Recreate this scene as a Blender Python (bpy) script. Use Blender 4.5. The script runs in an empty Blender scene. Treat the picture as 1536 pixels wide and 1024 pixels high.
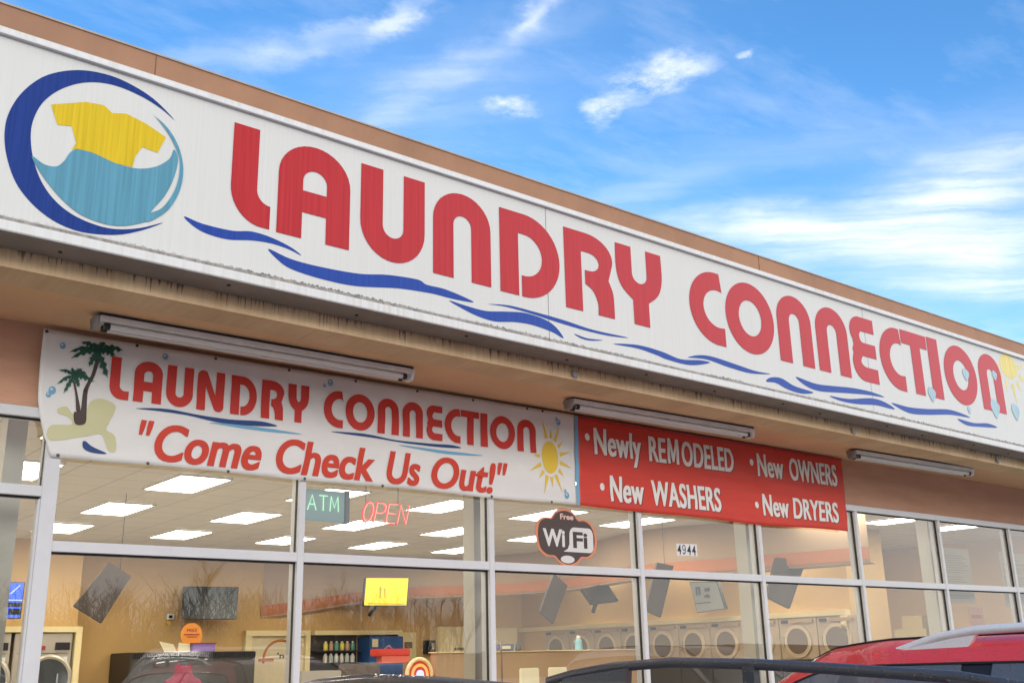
import bpy, bmesh, math, random
from mathutils import Vector, Matrix
random.seed(7)
D2 = bpy.data
scn = bpy.context.scene
COL = scn.collection
R = math.radians

# ------------------------------------------------------------------ materials
def mat(name, col, rough=.6, metal=0., var=0., vscale=3., bump=0., bscale=40., coat=0., spec=.5, emis=None, estr=0., stretch=None, alpha=1.):
    m = D2.materials.new(name); m.use_nodes = True
    nt = m.node_tree; b = nt.nodes['Principled BSDF']
    b.inputs['Base Color'].default_value = (*col, 1)
    b.inputs['Roughness'].default_value = rough
    b.inputs['Metallic'].default_value = metal
    b.inputs['Coat Weight'].default_value = coat
    b.inputs['Specular IOR Level'].default_value = spec
    if emis:
        b.inputs['Emission Color'].default_value = (*emis, 1); b.inputs['Emission Strength'].default_value = estr
    if var or bump:
        tc = nt.nodes.new('ShaderNodeTexCoord'); mp = nt.nodes.new('ShaderNodeMapping')
        nt.links.new(tc.outputs['Object'], mp.inputs[0])
        if stretch: mp.inputs['Scale'].default_value = stretch
    if var:
        n = nt.nodes.new('ShaderNodeTexNoise'); n.inputs['Scale'].default_value = vscale; n.inputs['Detail'].default_value = 6
        n.inputs['Roughness'].default_value = .65
        nt.links.new(mp.outputs[0], n.inputs['Vector'])
        mx = nt.nodes.new('ShaderNodeMix'); mx.data_type = 'RGBA'
        mr = nt.nodes.new('ShaderNodeMapRange'); mr.inputs[1].default_value = .3; mr.inputs[2].default_value = .7
        nt.links.new(n.outputs['Fac'], mr.inputs[0]); nt.links.new(mr.outputs[0], mx.inputs[0])
        mx.inputs[6].default_value = (*[c*(1-var) for c in col], 1); mx.inputs[7].default_value = (*[min(1, c*(1+var*.7)) for c in col], 1)
        nt.links.new(mx.outputs[2], b.inputs['Base Color'])
    if bump:
        n2 = nt.nodes.new('ShaderNodeTexNoise'); n2.inputs['Scale'].default_value = bscale; n2.inputs['Detail'].default_value = 4
        nt.links.new(mp.outputs[0], n2.inputs['Vector'])
        bp = nt.nodes.new('ShaderNodeBump'); bp.inputs['Strength'].default_value = bump; bp.inputs['Distance'].default_value = .01
        nt.links.new(n2.outputs['Fac'], bp.inputs['Height']); nt.links.new(bp.outputs[0], b.inputs['Normal'])
    return m

def N(nt, t, **kw):
    n = nt.nodes.new(t)
    for k, v in kw.items(): setattr(n, k, v)
    return n
def math_(nt, op, a, b=None, clamp=False):
    n = nt.nodes.new('ShaderNodeMath'); n.operation = op; n.use_clamp = clamp
    for i, v in enumerate((a, b)):
        if v is None: continue
        if isinstance(v, (int, float)): n.inputs[i].default_value = v
        else: nt.links.new(v, n.inputs[i])
    return n.outputs[0]
def mixc(nt, fac, a, b):
    n = nt.nodes.new('ShaderNodeMix'); n.data_type = 'RGBA'
    for i, v in ((0, fac), (6, a), (7, b)):
        if isinstance(v, (int, float)): n.inputs[i].default_value = v
        elif isinstance(v, tuple): n.inputs[i].default_value = (*v, 1)
        else: nt.links.new(v, n.inputs[i])
    return n.outputs[2]
def noise(nt, vec, scale, detail=5, rough=.6):
    n = nt.nodes.new('ShaderNodeTexNoise'); n.inputs['Scale'].default_value = scale; n.inputs['Detail'].default_value = detail
    n.inputs['Roughness'].default_value = rough
    nt.links.new(vec, n.inputs['Vector']); return n.outputs['Fac']
def scalev(nt, vec, s):
    n = nt.nodes.new('ShaderNodeVectorMath'); n.operation = 'MULTIPLY'; n.inputs[1].default_value = s
    nt.links.new(vec, n.inputs[0]); return n.outputs[0]
def ramp(nt, v, a, b, lo=0., hi=1.):
    n = nt.nodes.new('ShaderNodeMapRange'); n.inputs[1].default_value = a; n.inputs[2].default_value = b
    n.inputs[3].default_value = lo; n.inputs[4].default_value = hi
    nt.links.new(v, n.inputs[0]); return n.outputs[0]

def vinyl(name, col, right_tint=None, streak=.12):
    """sign vinyl: fine vertical streaks and (optionally) a paler tint towards the right end"""
    m = mat(name, col, rough=.45); nt = m.node_tree; b = nt.nodes['Principled BSDF']
    tc = N(nt, 'ShaderNodeTexCoord'); o = tc.outputs['Object']
    st = noise(nt, scalev(nt, o, (60, 1, 1.2)), 1., 3)
    dark = tuple(c*(1-streak) for c in col); lite = tuple(min(1, c*1.12+.006) for c in col)
    b.inputs['Specular IOR Level'].default_value = .2
    c = mixc(nt, ramp(nt, st, .35, .7), dark, lite)
    if right_tint:
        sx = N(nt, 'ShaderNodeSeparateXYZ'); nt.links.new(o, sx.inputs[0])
        c = mixc(nt, ramp(nt, sx.outputs[0], 0., 9., 0, 1), c, right_tint)  # blends to the second colour along the sign's length
    nt.links.new(c, b.inputs['Base Color'])
    return m

M = {}
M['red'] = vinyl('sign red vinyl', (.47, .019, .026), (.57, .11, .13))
M['navy'] = vinyl('sign navy vinyl', (.004, .035, .23))
M['blue'] = vinyl('sign blue vinyl', (.012, .055, .34), (.08, .14, .42))
M['teal'] = vinyl('sign teal vinyl', (.10, .30, .42))
M['yellow'] = vinyl('sign yellow vinyl', (.68, .48, .012))
M['paleyellow'] = vinyl('sign faded yellow vinyl', (.80, .68, .27))
M['palewhite'] = vinyl('sign white vinyl halo', (.78, .77, .66))
M['palebubble'] = vinyl('sign faded bubble vinyl', (.42, .58, .66))
M['b_white'] = mat('banner white fabric', (.78, .77, .755), .5, var=.05, vscale=2.5, bump=.55, bscale=5, stretch=(1, 1, 2.2))
M['b_red'] = mat('banner red fabric', (.64, .045, .026), .5, var=.10, vscale=3, stretch=(.5, 1, 4), bump=.5, bscale=4)
M['b_let'] = mat('banner red print', (.58, .027, .017), .5, var=.06, vscale=6)
M['b_let2'] = mat('banner orange red print', (.62, .045, .02), .5, var=.06, vscale=6)
M['b_blue'] = mat('banner blue print', (.22, .42, .62), .5)
M['b_navy'] = mat('banner navy print', (.012, .05, .20), .5)
M['b_lblue'] = mat('banner light blue print', (.16, .40, .62), .5)
M['b_green'] = mat('banner palm green print', (.004, .075, .045), .5)
M['b_brown'] = mat('banner trunk print', (.06, .035, .03), .5)
M['b_sand'] = mat('banner sand print', (.60, .58, .34), .5, var=.06)
M['b_yel'] = mat('banner yellow print', (.80, .55, .05), .5)
M['b_lwhite'] = mat('banner white print', (.80, .78, .75), .5)
M['b_shadow'] = mat('banner dark print', (.10, .01, .012), .5)
M['brass'] = mat('grommet metal', (.12, .10, .09), .4, .8)
M['alu'] = mat('white painted aluminium', (.66, .66, .69), .38, var=.05, vscale=5)
M['gasket'] = mat('black gasket', (.008, .008, .009), .6)
M['tube'] = mat('fluorescent tube glass', (.80, .80, .78), .2)
M['fix'] = mat('weathered enamel fixture', (.86, .85, .83), .45, var=.10, vscale=7)
M['fixd'] = mat('grimy fixture end', (.32, .30, .29), .5, var=.3, vscale=18)
M['dark'] = mat('dark rubber', (.02, .02, .022), .6)
M['brown'] = mat('brown painted coping', (.36, .18, .098), .5, var=.2, vscale=1.6, bump=.5, bscale=2.5, stretch=(1, 1, .6))
M['wall'] = mat('painted siding', (.36, .175, .105), .8, var=.10, vscale=1.5, bump=.2, bscale=60)
M['soffit'] = mat('stucco soffit', (.78, .49, .275), .9, var=.10, vscale=1.1, bump=.35, bscale=90)
M['intwall'] = mat('tan interior wall', (.62, .40, .165), .8, var=.06, vscale=.8)
M['intwall2'] = mat('taupe interior partition', (.45, .31, .20), .8, var=.05, vscale=.8)
M['cream'] = mat('cream trim', (.78, .66, .38), .6)
M['orange'] = mat('terracotta band', (.50, .17, .06), .7, var=.08)
M['steel'] = mat('brushed steel', (.50, .46, .40), .35, .6, var=.06)
M['steeld'] = mat('dark washer door', (.05, .055, .06), .15, coat=.5)
M['ddoor'] = mat('brown dryer glass', (.17, .125, .09), .3)
M['dring'] = mat('beige dryer ring', (.62, .50, .36), .4)
M['board'] = mat('dark brown hanging board', (.055, .036, .028), .6, var=.35, vscale=4, stretch=(1, 1, 1))
M['black'] = mat('black plastic', (.012, .012, .014), .3)
M['greytv'] = mat('grey screen', (.22, .23, .22), .25, emis=(.42, .43, .38), estr=.18)
M['paper'] = mat('cream paper', (.66, .58, .40), .8, var=.06, vscale=9)
M['ink'] = mat('brown ink', (.22, .15, .10), .8)
M['ctl'] = mat('machine panel red', (.35, .03, .03), .4)
M['purple'] = mat('purple plastic', (.22, .13, .45), .5)
M['pot'] = mat('pale seat plastic', (.80, .74, .55), .5)
M['bluev'] = mat('blue vending front', (.02, .08, .26), .35, var=.2, vscale=9)
M['redp'] = mat('red candy machine plastic', (.62, .05, .03), .3, coat=.4)
M['bottle'] = mat('blue cleaner bottle', (.25, .52, .62), .25)
M['white'] = mat('white plastic', (.8, .8, .8), .4)
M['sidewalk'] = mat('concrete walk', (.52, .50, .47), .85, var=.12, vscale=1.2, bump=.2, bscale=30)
M['bark'] = mat('winter bark', (.11, .085, .07), .9, var=.2)
M['skin'] = mat('skin', (.5, .3, .22), .6)
M['hood'] = mat('magenta fleece', (.24, .012, .045), .9, bump=.3, bscale=60)
M['jean'] = mat('dark denim', (.03, .04, .07), .9)
M['chrome'] = mat('chrome', (.7, .7, .72), .12, 1.)
M['lamp'] = mat('car lamp lens', (.75, .75, .78), .08, coat=1)
M['lampr'] = mat('car tail lens', (.35, .01, .01), .1, coat=1)
M['tyre'] = mat('tyre rubber', (.02, .02, .02), .85, bump=.3, bscale=60)
M['rim'] = mat('alloy rim', (.45, .45, .47), .25, .9)

def emis_mat(name, col, st):
    m = D2.materials.new(name); m.use_nodes = True; nt = m.node_tree; nt.nodes.clear()
    o = N(nt, 'ShaderNodeOutputMaterial'); e = N(nt, 'ShaderNodeEmission')
    e.inputs[0].default_value = (*col, 1); e.inputs[1].default_value = st
    nt.links.new(e.outputs[0], o.inputs[0]); return m
M['troffer'] = emis_mat('lit ceiling panel', (1., .93, .76), 9.)
M['neonr'] = emis_mat('red neon', (.95, .06, .05), .6)
M['neonrt'] = emis_mat('red neon core', (1., .34, .26), .85)
M['neong'] = emis_mat('green neon', (.50, 1., .62), .62)
M['tvy'] = emis_mat('yellow lit screen', (.85, .60, .03), .95)
M['tvb'] = emis_mat('blue lit screen', (.06, .14, .75), 1.0)
M['tvr'] = emis_mat('red lit screen patch', (.8, .05, .06), .9)
M['tvw'] = emis_mat('white lit screen patch', (.6, .65, .9), .9)
M['wheel1'] = emis_mat('lit candy wheel', (1., .40, .10), .9)

def glass_mat(name, tint=(.93, .94, .93), ior=1.52, boost=1.6, rough=.0):
    m = D2.materials.new(name); m.use_nodes = True; nt = m.node_tree; nt.nodes.clear()
    o = N(nt, 'ShaderNodeOutputMaterial'); t = N(nt, 'ShaderNodeBsdfTransparent'); g = N(nt, 'ShaderNodeBsdfGlossy')
    t.inputs[0].default_value = (*tint, 1); g.inputs['Roughness'].default_value = rough
    f = N(nt, 'ShaderNodeFresnel'); f.inputs[0].default_value = ior
    mx = N(nt, 'ShaderNodeMixShader')
    nt.links.new(math_(nt, 'MULTIPLY', f.outputs[0], boost, True), mx.inputs[0])
    nt.links.new(t.outputs[0], mx.inputs[1]); nt.links.new(g.outputs[0], mx.inputs[2]); nt.links.new(mx.outputs[0], o.inputs[0])
    return m
M['glass'] = glass_mat('window glass', boost=2.7)
M['scr'] = mat('matt black screen', (.012, .013, .016), .35)
M['colm'] = mat('pale grey post', (.48, .45, .38), .7)
M['carglass'] = mat('tinted car glass', (.012, .015, .018), .03, coat=1., spec=.8)

# sign panel: off white sheet with faint streaks, grime rising from the lower edge
def panel_mat():
    m = mat('sign face', (.74, .74, .72), .4); nt = m.node_tree; b = nt.nodes['Principled BSDF']
    tc = N(nt, 'ShaderNodeTexCoord'); o = tc.outputs['Object']
    sx = N(nt, 'ShaderNodeSeparateXYZ'); nt.links.new(o, sx.inputs[0])
    v = math_(nt, 'ADD', math_(nt, 'ADD', sx.outputs[2], 3.4), math_(nt, 'MULTIPLY', sx.outputs[0], .0131))
    st = noise(nt, scalev(nt, o, (70, 1, 1.)), 1., 2)
    big = noise(nt, o, .7, 4)
    c = mixc(nt, ramp(nt, st, .3, .7), (.64, .64, .625), (.68, .68, .665))
    c = mixc(nt, ramp(nt, big, .4, .75, 0, .35), c, (.60, .61, .60))
    # crusty grime along the bottom
    gr = noise(nt, scalev(nt, o, (38, 1, 9)), 1., 5, .7)
    lim = ramp(nt, v, 3.53, 3.57, .38, .95)
    gm = math_(nt, 'GREATER_THAN', gr, lim)
    bl = noise(nt, o, 1.3, 2)
    gm = math_(nt, 'MULTIPLY', gm, ramp(nt, bl, .40, .58, .1, .9))
    c = mixc(nt, gm, c, (.10, .08, .06))
    nt.links.new(c, b.inputs['Base Color']); return m
M['panel'] = panel_mat()

def frame_mat():
    m = mat('sign frame aluminium', (.62, .62, .61), .4); nt = m.node_tree; b = nt.nodes['Principled BSDF']
    tc = N(nt, 'ShaderNodeTexCoord'); o = tc.outputs['Object']
    st = noise(nt, scalev(nt, o, (26, 1, 1.5)), 1., 5, .7)
    bl = noise(nt, o, 1.1, 3)
    f = math_(nt, 'MULTIPLY', ramp(nt, st, .42, .7), ramp(nt, bl, .4, .65, .25, .9))
    c = mixc(nt, f, (.72, .72, .72), (.54, .51, .47))
    nt.links.new(c, b.inputs['Base Color']); return m
M['frame'] = frame_mat()
M['ledge'] = mat('grimy ledge', (.30, .28, .26), .6, var=.5, vscale=9, stretch=(3, 1, 1))
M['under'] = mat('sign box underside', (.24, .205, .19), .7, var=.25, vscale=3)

# beige stucco edge with black run marks coming from its top
def drip_mat():
    m = mat('stained stucco fascia', (.5, .37, .23), .85, bump=.3, bscale=80); nt = m.node_tree; b = nt.nodes['Principled BSDF']
    tc = N(nt, 'ShaderNodeTexCoord'); o = tc.outputs['Object']
    sx = N(nt, 'ShaderNodeSeparateXYZ'); nt.links.new(o, sx.inputs[0])
    v = math_(nt, 'ADD', sx.outputs[2], math_(nt, 'MULTIPLY', sx.outputs[0], .0131))
    n1 = noise(nt, scalev(nt, o, (34, 1, .4)), 1., 4, .72)      # where a run is
    n2 = noise(nt, scalev(nt, o, (7, 1, .2)), 1., 2)
    top = ramp(nt, v, 3.36, 3.47, 0, 1)
    th = ramp(nt, top, 0, 1, .70, .50)
    th = math_(nt, 'ADD', th, ramp(nt, n2, .3, .7, .07, -.07))
    m1 = ramp(nt, math_(nt, 'SUBTRACT', n1, th), 0, .06, 0, .7)
    c = mixc(nt, ramp(nt, noise(nt, scalev(nt, o, (3, 1, 1)), 1., 4), .35, .65), (.60, .41, .24), (.74, .54, .33))
    soft = math_(nt, 'MULTIPLY', ramp(nt, noise(nt, scalev(nt, o, (30, 1, .6)), 1., 3), .45, .75), ramp(nt, top, 0, 1, .15, .5))
    c = mixc(nt, soft, c, (.22, .13, .07))
    c = mixc(nt, m1, c, (.03, .022, .018))
    n3 = noise(nt, scalev(nt, o, (85, 1, .3)), 1., 2, .5)
    n4 = noise(nt, scalev(nt, o, (2.2, 1, .1)), 1., 3)
    lim3 = math_(nt, 'ADD', ramp(nt, top, 0, 1, .74, .56), ramp(nt, n4, .35, .65, .08, -.05))
    c = mixc(nt, ramp(nt, math_(nt, 'SUBTRACT', n3, lim3), 0, .04, 0, .8), c, (.04, .028, .02))
    nt.links.new(c, b.inputs['Base Color']); return m
M['drip'] = drip_mat()

# grooved siding above the windows
def siding():
    m = mat('grooved siding', (.40, .20, .125), .8); nt = m.node_tree; b = nt.nodes['Principled BSDF']
    tc = N(nt, 'ShaderNodeTexCoord'); o = tc.outputs['Object']
    n = noise(nt, scalev(nt, o, (1.2, 1, 8)), 1., 5); w = noise(nt, scalev(nt, o, (4, 1, 120)), 1., 3)
    c = mixc(nt, ramp(nt, n, .3, .7), (.58, .31, .20), (.68, .39, .265))
    c = mixc(nt, ramp(nt, w, .55, .75, 0, .5), c, (.52, .33, .24))
    nt.links.new(c, b.inputs['Base Color'])
    bp = N(nt, 'ShaderNodeBump'); bp.inputs['Strength'].default_value = .4; bp.inputs['Distance'].default_value = .01
    nt.links.new(w, bp.inputs['Height']); nt.links.new(bp.outputs[0], b.inputs['Normal']); return m
M['siding'] = siding()

def tiles():
    m = mat('ceiling tiles', (.62, .58, .50), .9); nt = m.node_tree; b = nt.nodes['Principled BSDF']
    tc = N(nt, 'ShaderNodeTexCoord'); br = N(nt, 'ShaderNodeTexBrick')
    br.offset = 0; br.inputs['Scale'].default_value = 1.; br.inputs['Brick Width'].default_value = .477; br.inputs['Row Height'].default_value = .465
    br.inputs['Mortar Size'].default_value = .008; br.inputs['Color1'].default_value = (.64, .61, .56, 1); br.inputs['Color2'].default_value = (.62, .59, .54, 1)
    br.inputs['Mortar'].default_value = (.43, .40, .36, 1)
    nt.links.new(tc.outputs['Object'], br.inputs['Vector']); nt.links.new(br.outputs['Color'], b.inputs['Base Color']); return m
M['tiles'] = tiles()

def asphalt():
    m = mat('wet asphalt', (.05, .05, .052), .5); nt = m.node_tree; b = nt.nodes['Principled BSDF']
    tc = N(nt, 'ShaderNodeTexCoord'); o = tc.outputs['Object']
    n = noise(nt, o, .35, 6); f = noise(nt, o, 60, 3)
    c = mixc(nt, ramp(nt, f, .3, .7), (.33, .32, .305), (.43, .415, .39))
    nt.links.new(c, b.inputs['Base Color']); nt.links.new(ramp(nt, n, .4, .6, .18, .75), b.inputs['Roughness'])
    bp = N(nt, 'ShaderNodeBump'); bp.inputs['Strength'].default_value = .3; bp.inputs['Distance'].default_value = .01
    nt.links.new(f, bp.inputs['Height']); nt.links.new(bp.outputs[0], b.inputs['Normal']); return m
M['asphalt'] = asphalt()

# wet car paint: clear coat with rain beads standing on it
def paint(name, col, metal=.3, beads=1., rough=.35, flake=0.):
    m = mat(name, col, rough, metal, coat=1.); nt = m.node_tree; b = nt.nodes['Principled BSDF']
    b.inputs['Coat Roughness'].default_value = .04
    tc = N(nt, 'ShaderNodeTexCoord'); o = tc.outputs['Object']
    vo = N(nt, 'ShaderNodeTexVoronoi'); vo.inputs['Scale'].default_value = 95; nt.links.new(o, vo.inputs['Vector'])
    sz = noise(nt, o, 28, 2)
    vo2 = N(nt, 'ShaderNodeTexVoronoi'); vo2.inputs['Scale'].default_value = 230; nt.links.new(o, vo2.inputs['Vector'])
    r = ramp(nt, sz, .35, .65, .10, .40)
    dome = math_(nt, 'MAXIMUM', math_(nt, 'SUBTRACT', r, vo.outputs['Distance']), 0.)
    dome2 = math_(nt, 'MAXIMUM', math_(nt, 'SUBTRACT', math_(nt, 'MULTIPLY', r, .8), vo2.outputs['Distance']), 0.)
    h = math_(nt, 'POWER', math_(nt, 'ADD', dome, math_(nt, 'MULTIPLY', dome2, .5)), .5)
    bp = N(nt, 'ShaderNodeBump'); bp.inputs['Strength'].default_value = .8*beads; bp.inputs['Distance'].default_value = .004
    nt.links.new(h, bp.inputs['Height']); nt.links.new(bp.outputs[0], b.inputs['Coat Normal']); nt.links.new(bp.outputs[0], b.inputs['Normal'])
    ms = math_(nt, 'GREATER_THAN', h, .12)
    c = mixc(nt, math_(nt, 'MULTIPLY', ms, .45*beads), col, tuple(x*.35 for x in col))
    nt.links.new(c, b.inputs['Base Color'])
    return m
M['p_black'] = paint('wet charcoal paint', (.17, .175, .195), 0)
M['p_red'] = paint('wet red paint', (.74, .042, .045), 0)
M['p_beige'] = paint('beige pink paint', (.55, .42, .38), .2, .4)
M['p_white'] = paint('white paint', (.75, .75, .76), 0, .4)
M['p_grey'] = paint('grey paint', (.16, .16, .17), .4, .4)
M['rail_b'] = paint('wet black rail plastic', (.045, .047, .053), 0, 1., .5)
M['rail_s'] = paint('satin silver rail', (.84, .84, .86), .2, .3, .3)
M['visor'] = paint('wet smoked visor', (.09, .10, .12), 0, 1., .3)
M['cglass_wet'] = paint('wet side glass', (.11, .13, .15), 0, 1., .05)

# ------------------------------------------------------------------ object helpers
def link(name, me, m, parent=None):
    o = D2.objects.new(name, me); COL.objects.link(o)
    if m is not None and not me.materials: me.materials.append(m)
    if parent is not None:
        o.parent = parent
    return o
def tag(o, label, cat, group=None):
    o['label'] = label; o['category'] = cat
    if group: o['group'] = group
    return o
def thing(name, label, cat, loc=(0, 0, 0), rot=0, group=None):
    o = D2.objects.new(name, None); COL.objects.link(o); o.location = loc; o.rotation_euler = (0, 0, rot); o.empty_display_size = .2
    return tag(o, label, cat, group)
def wpos(o):
    p = Vector(o.location)
    while o.parent is not None: o = o.parent; p += Vector(o.location)
    return p

class MB:
    """collects geometry given in world (or thing-local) coordinates, links it as one mesh"""
    def __init__(s): s.v = []; s.f = []; s.smooth = False
    def add(s, vs, fs):
        n = len(s.v); s.v += [tuple(v) for v in vs]; s.f += [tuple(i+n for i in f) for f in fs]
    def box(s, x0, x1, y0, y1, z0, z1):
        s.add([(x0,y0,z0),(x1,y0,z0),(x1,y1,z0),(x0,y1,z0),(x0,y0,z1),(x1,y0,z1),(x1,y1,z1),(x0,y1,z1)],
              [(0,3,2,1),(4,5,6,7),(0,1,5,4),(1,2,6,5),(2,3,7,6),(3,0,4,7)])
        return s
    def hexa(s, p):  # 8 points: bottom ring then top ring
        s.add(p, [(0,3,2,1),(4,5,6,7),(0,1,5,4),(1,2,6,5),(2,3,7,6),(3,0,4,7)]); return s
    def tube(s, pts, r, n=8, cap=True, rz=None):
        pts = [Vector(p) for p in pts]; rs = r if isinstance(r, (list, tuple)) else [r]*len(pts)
        base = len(s.v); prev = None
        for i, p in enumerate(pts):
            d = (pts[min(i+1, len(pts)-1)]-pts[max(i-1, 0)]).normalized()
            if prev is None:
                a = d.orthogonal().normalized()
                if abs(d.z) < .9: a = d.cross(Vector((0,0,1))).normalized()
            else: a = (prev-d*prev.dot(d)).normalized()
            prev = a; b = d.cross(a)
            for k in range(n):
                t = 2*math.pi*k/n; s.v.append(tuple(p+a*math.cos(t)*rs[i]+b*math.sin(t)*(rs[i]*(rz or 1))))
        for i in range(len(pts)-1):
            for k in range(n):
                k2 = (k+1) % n; s.f.append((base+i*n+k, base+i*n+k2, base+(i+1)*n+k2, base+(i+1)*n+k))
        if cap:
            s.f.append(tuple(base+k for k in range(n))[::-1]); s.f.append(tuple(base+(len(pts)-1)*n+k for k in range(n)))
        return s
    def disc(s, c, r, ax, th=.01, n=28, ry=None):
        """short cylinder centred c, axis vector ax"""
        a = Vector(ax).normalized(); c = Vector(c); s.tube([c-a*th/2, c+a*th/2], r, n); return s
    def ring(s, c, ax, R0, r, n=32, m=8, a0=0, a1=2*math.pi, up=(0,0,1)):
        ax = Vector(ax).normalized(); u = Vector(up); u = (u-ax*u.dot(ax)).normalized(); w = ax.cross(u); c = Vector(c)
        full = abs(a1-a0-2*math.pi) < 1e-6; k = n if full else n+1
        pts = [c+(u*math.cos(a0+(a1-a0)*i/n)+w*math.sin(a0+(a1-a0)*i/n))*R0 for i in range(k)]
        b = len(s.v)
        for p in pts:
            d = (p-c).normalized()
            for j in range(m):
                t = 2*math.pi*j/m; s.v.append(tuple(p+d*math.cos(t)*r+ax*math.sin(t)*r))
        for i in range(k if full else k-1):
            i2 = (i+1) % k
            for j in range(m):
                j2 = (j+1) % m; s.f.append((b+i*m+j, b+i*m+j2, b+i2*m+j2, b+i2*m+j))
        return s
    def grid(s, rows):
        b = len(s.v); n = len(rows[0])
        for r in rows: s.v += [tuple(p) for p in r]
        for i in range(len(rows)-1):
            for j in range(n-1): s.f.append((b+i*n+j, b+i*n+j+1, b+(i+1)*n+j+1, b+(i+1)*n+j))
        return s
    def build(s, name, m, parent=None, smooth=False, bevel=0, local=False):
        me = D2.meshes.new(name)
        off = Vector((0,0,0)) if (parent is None or local) else wpos(parent)
        me.from_pydata([(x-off.x, y-off.y, z-off.z) for x, y, z in s.v], [], s.f)
        bm = bmesh.new(); bm.from_mesh(me); bmesh.ops.recalc_face_normals(bm, faces=bm.faces)
        if bevel: bmesh.ops.bevel(bm, geom=[e for e in bm.edges], offset=bevel, segments=2, affect='EDGES', clamp_overlap=True)
        if smooth:
            for f in bm.faces: f.smooth = True
        bm.to_mesh(me); bm.free()
        if smooth:
            try: me.set_sharp_from_angle(angle=R(35))
            except Exception: pass
        return link(name, me, m, parent)

def crom(pts, n=6, closed=True):
    """Catmull-Rom through 2D points"""
    out = []; k = len(pts)
    for i in range(k if closed else k-1):
        g = (lambda j: pts[j % k]) if closed else (lambda j: pts[min(max(j, 0), k-1)])
        p0, p1, p2, p3 = g(i-1), g(i), g(i+1), g(i+2)
        for q in range(n):
            t = q/n
            out.append(tuple(.5*((2*p1[c])+(-p0[c]+p2[c])*t+(2*p0[c]-5*p1[c]+4*p2[c]-p3[c])*t*t+(-p0[c]+3*p1[c]-3*p2[c]+p3[c])*t**3) for c in range(len(p1))))
    if not closed: out.append(tuple(pts[-1]))
    return out
def arc(cx, cy, rx, ry, a0, a1, n=18):
    return [(cx+rx*math.cos(R(a0+(a1-a0)*i/n)), cy+ry*math.sin(R(a0+(a1-a0)*i/n))) for i in range(n+1)]

def loops_mesh(loops):
    cu = D2.curves.new('tmp', 'CURVE'); cu.dimensions = '2D'; cu.fill_mode = 'BOTH'
    for lp in loops:
        q = [lp[0]]
        for p in lp[1:]:
            if math.dist(p, q[-1]) > 1e-5: q.append(p)
        if math.dist(q[0], q[-1]) < 1e-5: q.pop()
        sp = cu.splines.new('POLY'); sp.points.add(len(q)-1); sp.use_cyclic_u = True
        for i, p in enumerate(q): sp.points[i].co = (p[0], p[1], 0, 1)
    return curve_mesh(cu)
def curve_mesh(cu):
    ob = D2.objects.new('tmp', cu); COL.objects.link(ob)
    dg = bpy.context.evaluated_depsgraph_get(); dg.update()
    me = D2.meshes.new_from_object(ob.evaluated_get(dg)); D2.objects.remove(ob); D2.curves.remove(cu)
    me.materials.clear(); return me
def text_mesh(body, bold=0., shear=0., space=1.):
    cu = D2.curves.new('tmp', 'FONT'); cu.body = body; cu.size = 1; cu.offset = bold; cu.shear = shear; cu.space_character = space
    cu.fill_mode = 'FRONT'; cu.resolution_u = 6
    return curve_mesh(cu)
def fit(me, x0, x1, z0, z1, keep_base=False, cap=None):
    """scale text to span x0..x1, and so that the given mesh heights z0..z1 are met"""
    xs = [v.co.x for v in me.vertices]; ys = [v.co.y for v in me.vertices]
    a0, a1 = min(xs), max(xs); b0, b1 = (0., cap) if cap else (min(ys), max(ys))
    for v in me.vertices:
        v.co.x = x0+(v.co.x-a0)/(a1-a0)*(x1-x0); v.co.y = z0+(v.co.y-b0)/(b1-b0)*(z1-z0)
    return me
def bolden(me, dx, step=.00035):
    """thickens lettering sideways: shifted copies of the face, each a hair above the last"""
    bm = bmesh.new(); bm.from_mesh(me); base = bm.verts[:]+bm.edges[:]+bm.faces[:]
    for k, s_ in enumerate((-1, 1)):
        r = bmesh.ops.duplicate(bm, geom=base)
        for v in r['geom']:
            if isinstance(v, bmesh.types.BMVert): v.co.x += s_*dx; v.co.z += (k+1)*step
    bm.to_mesh(me); bm.free(); return me
def decal(name, me, m, parent, fmap, off, cut=None):
    bm = bmesh.new(); bm.from_mesh(me)
    if cut:
        xs = [v.co.x for v in bm.verts]; ys = [v.co.y for v in bm.verts]
        x = math.floor(min(xs)/cut)*cut+cut
        while x < max(xs):
            bmesh.ops.bisect_plane(bm, geom=bm.verts[:]+bm.edges[:]+bm.faces[:], plane_co=(x, 0, 0), plane_no=(1, 0, 0)); x += cut
        y = math.floor(min(ys)/cut)*cut+cut
        while y < max(ys):
            bmesh.ops.bisect_plane(bm, geom=bm.verts[:]+bm.edges[:]+bm.faces[:], plane_co=(0, y, 0), plane_no=(0, 1, 0)); y += cut
    for v in bm.verts: v.co = Vector(fmap(v.co.x, v.co.y, off+v.co.z))
    for f in bm.faces: f.smooth = bool(cut)
    w = wpos(parent)
    for v in bm.verts: v.co -= w
    me2 = D2.meshes.new(name); bm.to_mesh(me2); bm.free(); D2.meshes.remove(me)
    return link(name, me2, m, parent)

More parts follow.
